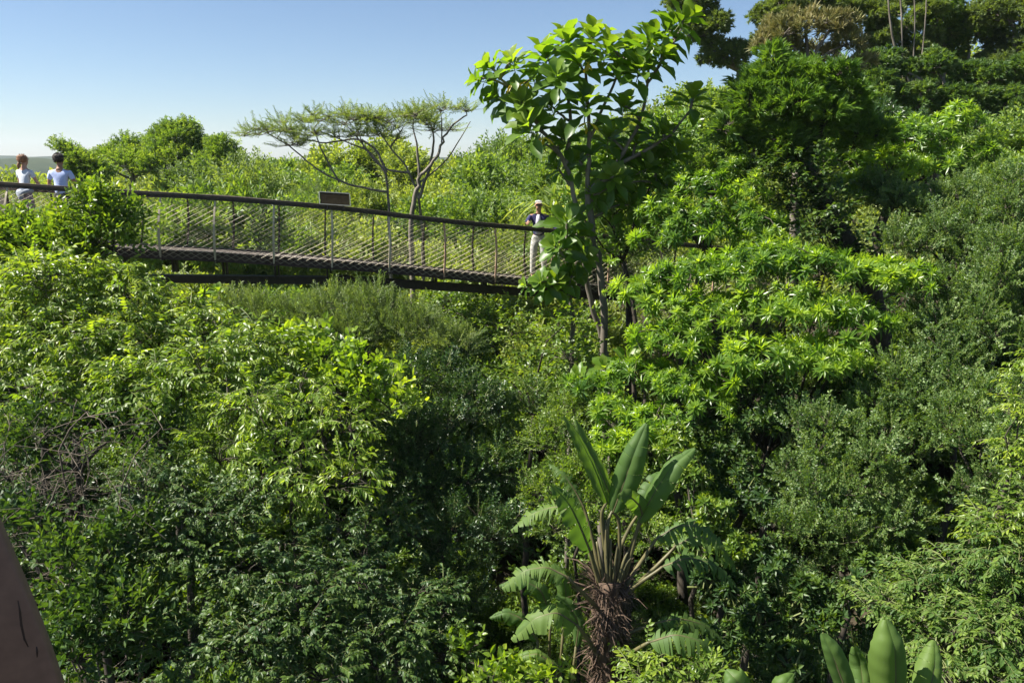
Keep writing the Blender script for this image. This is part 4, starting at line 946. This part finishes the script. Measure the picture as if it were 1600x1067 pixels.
# crest and big trees at upper right
GT = 'tall trees on the skyline at upper right'
P('tall_tree', 'tree', 'dark overhanging tree crown at the top centre, with a bare side branch', 'far', [(1085, 5, 30, 39), (1110, 40, 30, 37), (1120, 78, 30, 25), (1090, 60, 30, 21), (1140, 95, 30, 25), (1105, 95, 30, 14), (1160, 80, 30, 18)], GT, tr=.22, bark='bark', scale=.45, dens=.85, base=at(1190, 300, 31))
P('tall_tree', 'tree', 'dark tree behind the dry brown crown, near the top of the gap of sky', 'far', [(1210, 25, 31, 34), (1240, 10, 31, 37), (1200, 60, 31, 25), (1280, 5, 31, 34), (1220, 70, 31, 28)], GT, tr=.25, bark='bark', scale=.45, dens=.85)
P('tall_tree', 'tree', 'tall thin-stemmed tree between the dry crown and the open sky gap', 'far', [(1340, 30, 32, 44), (1310, 15, 32, 34), (1375, 65, 32, 37), (1360, 110, 32, 34), (1330, 150, 31, 30), (1385, 10, 33, 34), (1390, 150, 32, 30)], GT, tr=.22, bark='barkpale', scale=.45, dens=.85)
P('tall_tree', 'tree', 'broad sunlit tall tree with pale forking stems right of the sky gap', 'far', [(1470, 35, 32, 46), (1510, 55, 32, 39), (1480, 95, 32, 34), (1440, 85, 32, 30), (1500, 150, 31, 34), (1450, 155, 31, 30), (1530, 110, 32, 28)], GT, tr=.26, bark='barkpale', scale=.45, dens=.85, mat='hillgreen')
P('tall_tree', 'tree', 'dark dense tall tree in the top right corner', 'far', [(1570, 30, 31, 51), (1600, 80, 31, 51), (1560, 110, 31, 41), (1590, 160, 31, 46), (1540, 165, 31, 34), (1610, 10, 31, 41)], GT, tr=.28, bark='bark', scale=.45, dens=.85)
limb_tree('tall_tree', 'tree', 'slender tree whose thin straight stems show against the sky at upper right', at(1425, 260, 30),
  [([(-999, 0, 0), (1412, 180, 30), (1410, 90, 30), (1406, -20, 30)], .05, .028), ([(1415, 200, 30), (1426, 120, 30), (1430, 40, 30), (1428, -20, 30)], .036, .02), ([(1412, 180, 30), (1440, 100, 30), (1446, 30, 30), (1450, -30, 30)], .032, .018), ([(1426, 140, 30), (1395, 70, 30), (1388, 0, 30)], .05, .03)],
  [(1400, 95, 30.5, 15), (1440, 75, 30.5, 14), (1420, 130, 30.5, 20), (1395, 20, 30.5, 14), (1455, 15, 30.5, 22), (1400, 150, 30, 30), (1450, 120, 31, 26), (1380, 110, 31, 26), (1470, 60, 32, 24), (1375, 40, 32, 24), (1412, 165, 30, 24), (1418, 45, 31, 16), (1385, 60, 31, 18), (1430, 0, 31, 16), (1460, 60, 31, 18)], 'far', bark='bark', seed=33, scale=.45, dens=1.1, bumps=4, group=GT)
P('tall_tree', 'tree', 'dense lower tree filling the gap under the tall trees, above the flat-topped rosette tree', 'far', [(1440, 165, 25.5, 36), (1500, 160, 25.5, 36), (1560, 170, 25.5, 38), (1380, 150, 25.5, 40), (1600, 180, 25, 38), (1535, 125, 26, 34), (1370, 105, 26, 34), (1460, 110, 26, 28), (1590, 120, 26, 34), (1415, 115, 26, 22)], GT, tr=.2, bark='bark', scale=.5, mat='fine')
P('dry_tree', 'tree', 'tree with a dry straw-brown crown behind the dark dome-shaped tree', 'dry', [(1225, 52, 21, 34), (1260, 38, 21, 34), (1300, 42, 21, 34), (1325, 70, 21, 28), (1195, 72, 21, 24), (1345, 100, 21, 22), (1240, 85, 21.5, 26), (1285, 90, 21.5, 28), (1210, 45, 21.5, 22)], tr=.14, bark='bark', scale=.6)
P('round_bush', 'shrub', 'yellow green rounded bush at the right edge beside the flat-topped rosette tree', 'hillgreen', [(1570, 235, 20, 44), (1600, 260, 20, 46), (1560, 275, 19, 36), (1590, 300, 18, 40)], scale=.7)
P('round_bush', 'shrub', 'dark bush below the tall trees, right of the dense dome', 'hillgreen', [(1370, 195, 24, 34), (1430, 215, 24, 32), (1500, 215, 25, 32), (1550, 215, 25, 30)], scale=.6, mat='finedark')
P('round_bush', 'shrub', 'green bush on the slope between the big-leaved tree and the dense dome', 'hillgreen', [(1110, 215, 24, 44), (1080, 180, 26, 34), (1130, 180, 24, 34), (1060, 260, 23, 44), (1110, 260, 22, 40)], scale=.8)

# ---- hillside bushes: a few kinds built once, copied over the slope
protos = []
def proto(sp, mat, seed, n, scale=1.):
    r = np.random.default_rng(seed); LB = [(np.array((r.uniform(-.7, .7), r.uniform(-.7, .7), r.uniform(.5, 1.2))), np.array((.7, .7, .55)) * r.uniform(.8, 1.25)) for _ in range(n)]
    LB = bumpy(LB, 5, r)
    arr, Pp, Ix = crown_arr(LB, sp, seed, .9, scale)
    return mesh_of('bush', arr, [M[mat], M['stem']])
kinds = [('hill', 'hill', 201, 5), ('hill', 'hill', 202, 4), ('hillgreen', 'hillgreen', 203, 5), ('grey', 'grey', 204, 4), ('hillgreen', 'hill', 205, 5), ('hill', 'hillgreen', 206, 6)]
pm = [proto(*k) if k[0] != 'grey' else proto(k[0], k[1], k[2], k[3], 1.8) for k in kinds]
r = np.random.default_rng(31); cnt = 0
pts = []
y = 20.5
while y < 58:
    st_ = 1.75 + y * .03; x = -.64 * y - 1 + r.uniform(0, st_)
    while x < .66 * y + 1:
        pts.append((x + r.uniform(-.5, .5), y + r.uniform(-.6, .6))); x += st_ * r.uniform(.85, 1.2)
    y += st_ * .95
for x, y in pts:
    px = 800 + F * x / y
    if y > 44 and px < 330: continue
    zt = gz(x, y)
    k = int(r.integers(0, 6)); s = r.uniform(.8, 1.3) * (1 + (y - 20) * .008)
    if y < 26 and x > 2: continue
    if px < 300 and y > 38: continue
    if px < 480: zone = 'on the slope beyond the left part of the walkway'
    elif px < 760: zone = 'on the slope under the flat-crowned trees'
    else: zone = 'on the hillside rising to the right behind the walkway'
    kind = ['olive green', 'olive green', 'mid green', 'grey green', 'olive green', 'mid green'][k]
    o = bpy.data.objects.new('hillside_bush', pm[k]); COL.objects.link(o)
    o.location = (x, y, zt - .25); o.rotation_euler = (0, 0, r.uniform(0, 6.28)); o.scale = (s, s, s * r.uniform(.85, 1.25))
    tag(o, f'{kind} low bush {zone}', 'bush', f'{kind} bushes {zone}'); cnt += 1
print('hillside bushes', cnt)
gk = [proto('glossdark', 'mid', 211, 4, 1.1), proto('fine', 'fine', 212, 4, 1.3), proto('finedark', 'finedark', 213, 4, 1.3), proto('olea', 'mid', 214, 4, 1.)]
gl = ['glossy green', 'small-leaved green', 'dark small-leaved', 'narrow-leaved green']
y = 6.0; cnt = 0
while y < 19.5:
    x = -.62 * y - .5 + r.uniform(0, 1.2)
    while x < .62 * y + .6:
        k = int(r.integers(0, 4)); s = r.uniform(.7, 1.1); yy = y + r.uniform(-.4, .4); side = 'right bank' if x > 1.5 else ('left bank' if x < -2.5 else 'gully floor')
        if not (abs(x - .93) < .9 and yy < 8.6):
            o = bpy.data.objects.new('understory_bush', gk[k]); COL.objects.link(o); o.location = (x, yy, gz(x, yy) - .2); o.rotation_euler = (0, 0, r.uniform(0, 6.28)); o.scale = (s, s, s * r.uniform(.8, 1.2))
            tag(o, f'{gl[k]} bush low in the shade between the taller plants of the {side}', 'bush', f'{gl[k]} understory bushes of the {side}'); cnt += 1
        x += r.uniform(1.4, 2.)
    y += 1.5
print('understory', cnt)
# ---- ground cover
def cover(name, region, n, sp, scale, seed, mat, label=None):
    r = np.random.default_rng(seed); x0, x1, y0, y1 = region; P_ = []
    y = y0 + (y1 - y0) * r.random(n); x = (x0 + (x1 - x0) * r.random(n)) * (y / y1 if x0 < -30 else 1)
    z = ground(x, y) + r.uniform(0, .25 * scale, n)
    f = np.stack([r.normal(size=n) * .6, r.normal(size=n) * .6, np.abs(r.normal(size=n)) + .4], 1)
    arr = scatter(SP[sp][0], np.stack([x, y, z], 1), frames(f, r.random(n) * 6.28), r.uniform(.7, 1.4, n) * scale, r.normal(size=n) * .15, r)
    tag(link(name, mesh_of(name, arr, [M[mat], M['stem']])), kind='stuff')
cover('undergrowth', (-12, 14, 3, 21), 9000, 'mid', 1.3, 1, 'pindark')
cover('hillside_undergrowth', (-36, 40, 20, 60), 14000, 'hill', 1.3, 2, 'hill')
cover('distant_wood', (-150, 60, 60, 200), 16000, 'hill', 3.2, 3, 'hill')
# ------------------------------------------------------------------ paddle-leaved (wild banana) plants
def smooth_path(P_, n):
    P_ = np.asarray(P_, float); q = np.linspace(0, len(P_) - 1, n)
    C = np.stack([np.interp(q, np.arange(len(P_)), P_[:, i]) for i in range(3)], 1)
    for _ in range(max(2, n // 5)): C[1:-1] = (C[:-2] + 2 * C[1:-1] + C[2:]) / 4
    return C
def paddle(root, b, pet, blade, W, face, torn=0., fold=.25, seed=0, mat='paddle', name='leaf', curl=.0):
    """pet, blade: lists of (px, py, D); face: direction the upper side looks; torn 0..1"""
    r = np.random.default_rng(seed + 500); g = Geo(); n = 30; m = 5
    C = smooth_path([at(*p) for p in blade], n); T = np.gradient(C, axis=0); T /= np.linalg.norm(T, axis=1)[:, None]
    Lh = np.linalg.norm(C[-1] - C[0]); tone = r.uniform(.25, .7)
    f = unit(np.asarray(face, float))
    if pet:
        Pp = smooth_path([at(*p) for p in pet] + [C[0]], 12); g.tube(Pp - b, np.linspace(.028, .014, 12), 7, 1, cap=False)
    g.tube(C - b - f * .006, np.linspace(.014, .003, n), 5, 1, cap=False)
    for sgn in (-1, 1):
        rows = []; i = 0
        while i < n - 1:
            k = int(r.integers(1, 3)) if torn > r.random() * .7 + .1 else int(r.integers(3, 8))
            if torn <= 0: k = n - 1
            j = min(i + k, n - 1); rows.append((i, j)); i = j
        for (i0, i1) in rows:
            dr = r.uniform(0, 1) * torn; sw = r.normal() * .12 * torn; V = []; short = 1 - r.uniform(0, .25) * torn
            cnt_ = i1 - i0 + 1
            for i in range(i0, i1 + 1):
                t = i / (n - 1); wv = W * .42 * (math.sin(math.pi * min(1, (t * .97 + .015)) ** .8) ** .55) * (1 - .25 * t)
                u_ = (i - i0) / max(1, cnt_ - 1) - .5; gap = 1 - .35 * torn
                S_ = unit(np.cross(T[i], f)) * sgn; up = unit(np.cross(S_, T[i]) * sgn)
                if up.dot(f) < 0: up = -up
                for j in range(m + 1):
                    q = j / m; a = fold * (1 - 1.6 * q) - curl * q
                    mid = C[(i0 + i1) // 2]; base_ = C[i] * 1.0
                    p = base_ + S_ * wv * q * math.cos(a) * short + up * wv * q * math.sin(a) + T[i] * wv * q * (.25 + sw)
                    p = p + (T[i] * (-u_) * (1 - gap) * q * (Lh / n) * cnt_)
                    p = p + np.array((0, 0, -1)) * dr * q * q * wv * .9 + up * math.sin(i * 1.3 + sgn) * .006 * q
                    V.append(p - b)
            Fc = []
            for i in range(cnt_ - 1):
                for j in range(m):
                    a = i * (m + 1) + j; Fc += [(a, a + 1, a + m + 2), (a, a + m + 2, a + m + 1)]
            g.add(V, Fc, np.clip(tone + r.normal() * .06, 0, 1))
    link(name, mesh_of(name, g.arr(), [M[mat], M['petiole']], True), root)
def husk(root, b, p0, p1, rad, seed=0):
    r = np.random.default_rng(seed); g = Geo(); C = smooth_path([at(*p0), at(*p1)], 20) - b
    ax = unit(C[-1] - C[0]); rr = rad * (1 + .12 * r.normal(size=20)); g.tube(C, rr * .8, 12)
    x = unit(np.cross(ax, (0, 1, 0))); y = np.cross(ax, x)
    for k in range(1700):
        t = r.random(); a = r.uniform(0, 6.283); o = x * math.cos(a) + y * math.sin(a); p = C[0] + (C[-1] - C[0]) * t + o * rad * .78
        L = r.uniform(.08, .42); q = [p]; d = ax * r.choice((1, -1), p=(.6, .4)) * 1. + o * r.uniform(.1, 1.1)
        for s in range(3): d = unit(d + r.normal(size=3) * .25 + np.array((0, 0, -.2 * s))); q.append(q[-1] + d * L / 3)
        w_ = r.uniform(.003, .014); s = unit(np.cross(d, o)); V = []
        for i, z in enumerate(q): V += [z - s * w_ * (1 - i * .28), z + s * w_ * (1 - i * .28)]
        g.add(V, [f for i in range(3) for f in ((2 * i, 2 * i + 1, 2 * i + 3), (2 * i, 2 * i + 3, 2 * i + 2))], r.random())
    # cut petiole bases, as short stubs leaning outwards
    for k in range(26):
        t = r.random(); a = r.uniform(0, 6.283); o = x * math.cos(a) + y * math.sin(a); p = C[0] + (C[-1] - C[0]) * t + o * rad * .7
        g.tube([p, p + (ax * .9 + o * .35) * r.uniform(.1, .28)], [.028, .014], 5)
    link('trunk', mesh_of('trunk', g.arr(), [M['husk']], True), root)
DS = 8.0
b1 = at(952, 1100, DS); b1 = np.array((b1[0], b1[1], gz(b1[0], b1[1]) - .1))
pr = empty('paddle_leaved_plant', b1, 'tall wild banana with upright paddle leaves on a shaggy brown trunk, bottom centre', 'plant')
husk(pr, b1, (952, 1150, DS), (952, 905, DS), .18, 1)
g = Geo(); c0 = at(952, 1140, DS) - b1; g.tube([(0, 0, 0), c0 * .5 + (0, 0, 0), c0 + (0, 0, .1)], [.26, .24, .2], 12); link('trunk_base', mesh_of('trunk_base', g.arr(), [M['husk']], True), pr)
L_ = [ # petiole, blade, width, face, torn, fold
 ([(955, 935, DS), (945, 860, DS), (938, 800, DS)], [(948, 785, DS), (925, 725, DS), (905, 685, DS - .05), (882, 650, DS - .1)], .26, (.75, -.35, .35), 0, .95),
 ([(955, 935, DS), (950, 870, DS), (948, 815, DS)], [(960, 792, DS + .1), (940, 740, DS + .1), (918, 700, DS + .1), (900, 656, DS + .15)], .30, (.5, -.7, .3), .12, .55),
 ([(960, 935, DS), (968, 870, DS), (968, 810, DS)], [(958, 800, DS - .05), (975, 755, DS - .1), (990, 710, DS - .12), (1010, 662, DS - .05)], .40, (-.35, -1, .25), .08, .6),
 ([(965, 935, DS), (985, 870, DS), (995, 830, DS)], [(998, 815, DS), (1025, 765, DS - .05), (1052, 725, DS - .05), (1085, 700, DS + .05)], .36, (-.5, -.6, .7), .1, .6),
 ([(945, 935, DS), (932, 895, DS - .05), (925, 870, DS - .1)], [(922, 862, DS - .1), (905, 820, DS - .2), (888, 785, DS - .25), (862, 757, DS - .3)], .36, (.3, -.8, .5), .45, .3),
 ([(945, 935, DS), (925, 870, DS + .2), (905, 815, DS + .4)], [(895, 800, DS + .4), (870, 790, DS + .5), (835, 800, DS + .5), (798, 828, DS + .5)], .40, (0, -.3, 1), .95, .1),
 ([(965, 935, DS), (1000, 880, DS + .1), (1020, 850, DS + .1)], [(1025, 842, DS + .1), (1060, 820, DS + .1), (1095, 822, DS), (1130, 850, DS)], .38, (.0, -.6, 1), .92, .15),
 ([(965, 935, DS), (1000, 910, DS + .2), (1030, 890, DS + .2)], [(1035, 885, DS + .2), (1075, 870, DS + .2), (1115, 880, DS + .2), (1150, 915, DS + .2)], .42, (.0, -.5, 1), .9, .15),
 ([(945, 960, DS), (915, 930, DS - .2), (890, 905, DS - .3)], [(885, 900, DS - .3), (855, 885, DS - .3), (820, 890, DS - .3), (785, 920, DS - .3)], .38, (-.1, -.6, 1), .9, .1),
 ([(960, 1050, DS - .1), (985, 1020, DS - .3), (1010, 1005, DS - .4)], [(1015, 1003, DS - .4), (1055, 990, DS - .5), (1095, 1000, DS - .5), (1130, 1035, DS - .5)], .40, (.1, -.6, 1), .9, .1),
 ([(960, 1000, DS), (990, 985, DS - .1), (1020, 975, DS - .1)], [(1025, 973, DS - .1), (1060, 965, DS - .1), (1100, 975, DS), (1130, 1000, DS)], .36, (.1, -.6, 1), .9, .1),
 ([(945, 1040, DS), (920, 1000, DS - .2), (905, 980, DS - .3)], [(900, 975, DS - .3), (870, 955, DS - .4), (835, 965, DS - .4), (800, 1000, DS - .4)], .40, (-.1, -.7, 1), .6, .15),
 ([(960, 935, DS), (962, 870, DS + .2), (985, 820, DS + .3)], [(1000, 800, DS + .3), (1012, 770, DS + .4), (1030, 745, DS + .5), (1050, 740, DS + .7)], .34, (-.2, -.8, .5), .4, .25),

 ([(945, 935, DS), (930, 860, DS + .1), (915, 800, DS + .2)], [(912, 792, DS + .2), (898, 765, DS + .25), (880, 740, DS + .3), (858, 725, DS + .4)], .24, (.2, -.8, .6), .9, .2),
 ([(965, 935, DS), (985, 860, DS + .05), (1000, 815, DS)], [(1004, 806, DS), (1000, 790, DS - .1), (985, 775, DS - .2), (965, 775, DS - .25)], .26, (.1, -1, .3), .3, .2),
 ([(965, 940, DS), (1010, 900, DS + .4), (1050, 860, DS + .5)], [(1056, 852, DS + .5), (1090, 836, DS + .5), (1125, 850, DS + .5), (1150, 890, DS + .5)], .4, (0, -.4, 1), .9, .1),
]
for i, (pt, bl, W_, fc, tn, fo) in enumerate(L_): paddle(pr, b1, pt, bl, W_, fc, tn, fo, i)
# bare petioles filling the fan
for k in range(9):
    g = Geo(); x = 925 + k * 6.5 + random.uniform(-4, 4); g.tube(smooth_path([at(952 + (x - 952) * .4, 930, DS - .05), at(x, 880, DS - .05), at(x + (x - 952) * .45, 815 + abs(k - 4) * 9 + random.uniform(-14, 22), DS)], 8) - b1, np.linspace(.026, .011, 8), 6)
    link('petiole', mesh_of('petiole', g.arr(), [M['petiole']], True), pr)
def small_paddles(label, base_px, leaves, seed):
    b = at(*base_px); b = np.array((b[0], b[1], gz(b[0], b[1]) - .1))
    root = empty('paddle_leaved_plant', b, label, 'plant', 'small paddle-leaved plants')
    for i, (bl, W_, fc, tn) in enumerate(leaves):
        s = at(*bl[0]); e = b + np.array(((s[0] - b[0]) * .25, (s[1] - b[1]) * .25, 0)); g = Geo()
        g.tube(smooth_path([e, (e + s) / 2 + (0, 0, .1), s], 12) - b, np.linspace(.03, .014, 12), 6); link('petiole', mesh_of('petiole', g.arr(), [M['petiole']], True), root)
        paddle(root, b, None, bl, W_, fc, tn, .62, seed + i, curl=.35)
small_paddles('cluster of broad rounded paddle leaves at the bottom edge under the fine-leaved shrub', (1340, 1200, 6.2),
 [([(1335, 1110, 6.0), (1315, 1060, 6.0), (1300, 1020, 6.0), (1285, 990, 6.05)], .30, (-.5, -1, .3), 0), ([(1395, 1110, 6.1), (1400, 1060, 6.1), (1398, 1010, 6.1), (1385, 968, 6.2)], .56, (.2, -1, .4), 0),
  ([(1440, 1120, 6.2), (1455, 1070, 6.2), (1462, 1030, 6.3), (1460, 1000, 6.4)], .4, (.1, -1, .4), .1), ([(1360, 1120, 6.2), (1350, 1080, 6.3), (1345, 1040, 6.4), (1335, 1010, 6.4)], .32, (-.2, -1, .6), .1)], 40)
small_paddles('two low rounded leaves poking up at the bottom edge, right of centre', (1190, 1200, 6.4),
 [([(1180, 1130, 6.2), (1165, 1090, 6.2), (1150, 1060, 6.2), (1135, 1046, 6.3)], .46, (.2, -1, .5), 0), ([(1215, 1130, 6.3), (1222, 1095, 6.3), (1228, 1068, 6.3), (1240, 1052, 6.4)], .36, (-.2, -1, .5), 0)], 60)
small_paddles('low torn paddle leaves in sun and shade left of the shaggy trunk', (850, 1080, 8.3),
 [([(860, 960, 8.2), (845, 920, 8.2), (815, 905, 8.2), (780, 915, 8.2)], .34, (-.2, -.8, 1), .5), ([(880, 980, 8.1), (885, 930, 8.1), (880, 900, 8.1), (865, 880, 8.15)], .28, (.2, -1, .4), .2),
  ([(840, 1000, 8.1), (815, 965, 8.1), (790, 955, 8.1), (765, 965, 8.1)], .3, (-.1, -.8, 1), .6), ([(900, 1010, 7.9), (905, 975, 7.9), (890, 945, 7.9), (868, 930, 7.9)], .26, (-.3, -1, .4), .3), ([(870, 1040, 7.9), (840, 1020, 7.9), (815, 1025, 7.9), (795, 1050, 7.9)], .28, (0, -.8, 1), .5)], 80)
# ------------------------------------------------------------------ haze
def haze(density):
    x0, x1, y0, y1, z0, z1 = -2700, 2400, -16, 2700, -60, 70
    g = Geo(); g.box(((x0 + x1) / 2, (y0 + y1) / 2, (z0 + z1) / 2), x1 - x0, y1 - y0, z1 - z0)
    m = bpy.data.materials.new('haze'); m.use_nodes = True; n = m.node_tree.nodes; n.clear()
    v = n.new('ShaderNodeVolumePrincipled'); v.inputs['Color'].default_value = (.8, .88, 1, 1); v.inputs['Density'].default_value = density; v.inputs['Anisotropy'].default_value = .2
    o = n.new('ShaderNodeOutputMaterial'); m.node_tree.links.new(v.outputs[0], o.inputs['Volume'])
    tag(link('haze', mesh_of('haze', g.arr(), [m])), kind='stuff')
haze(.00016)
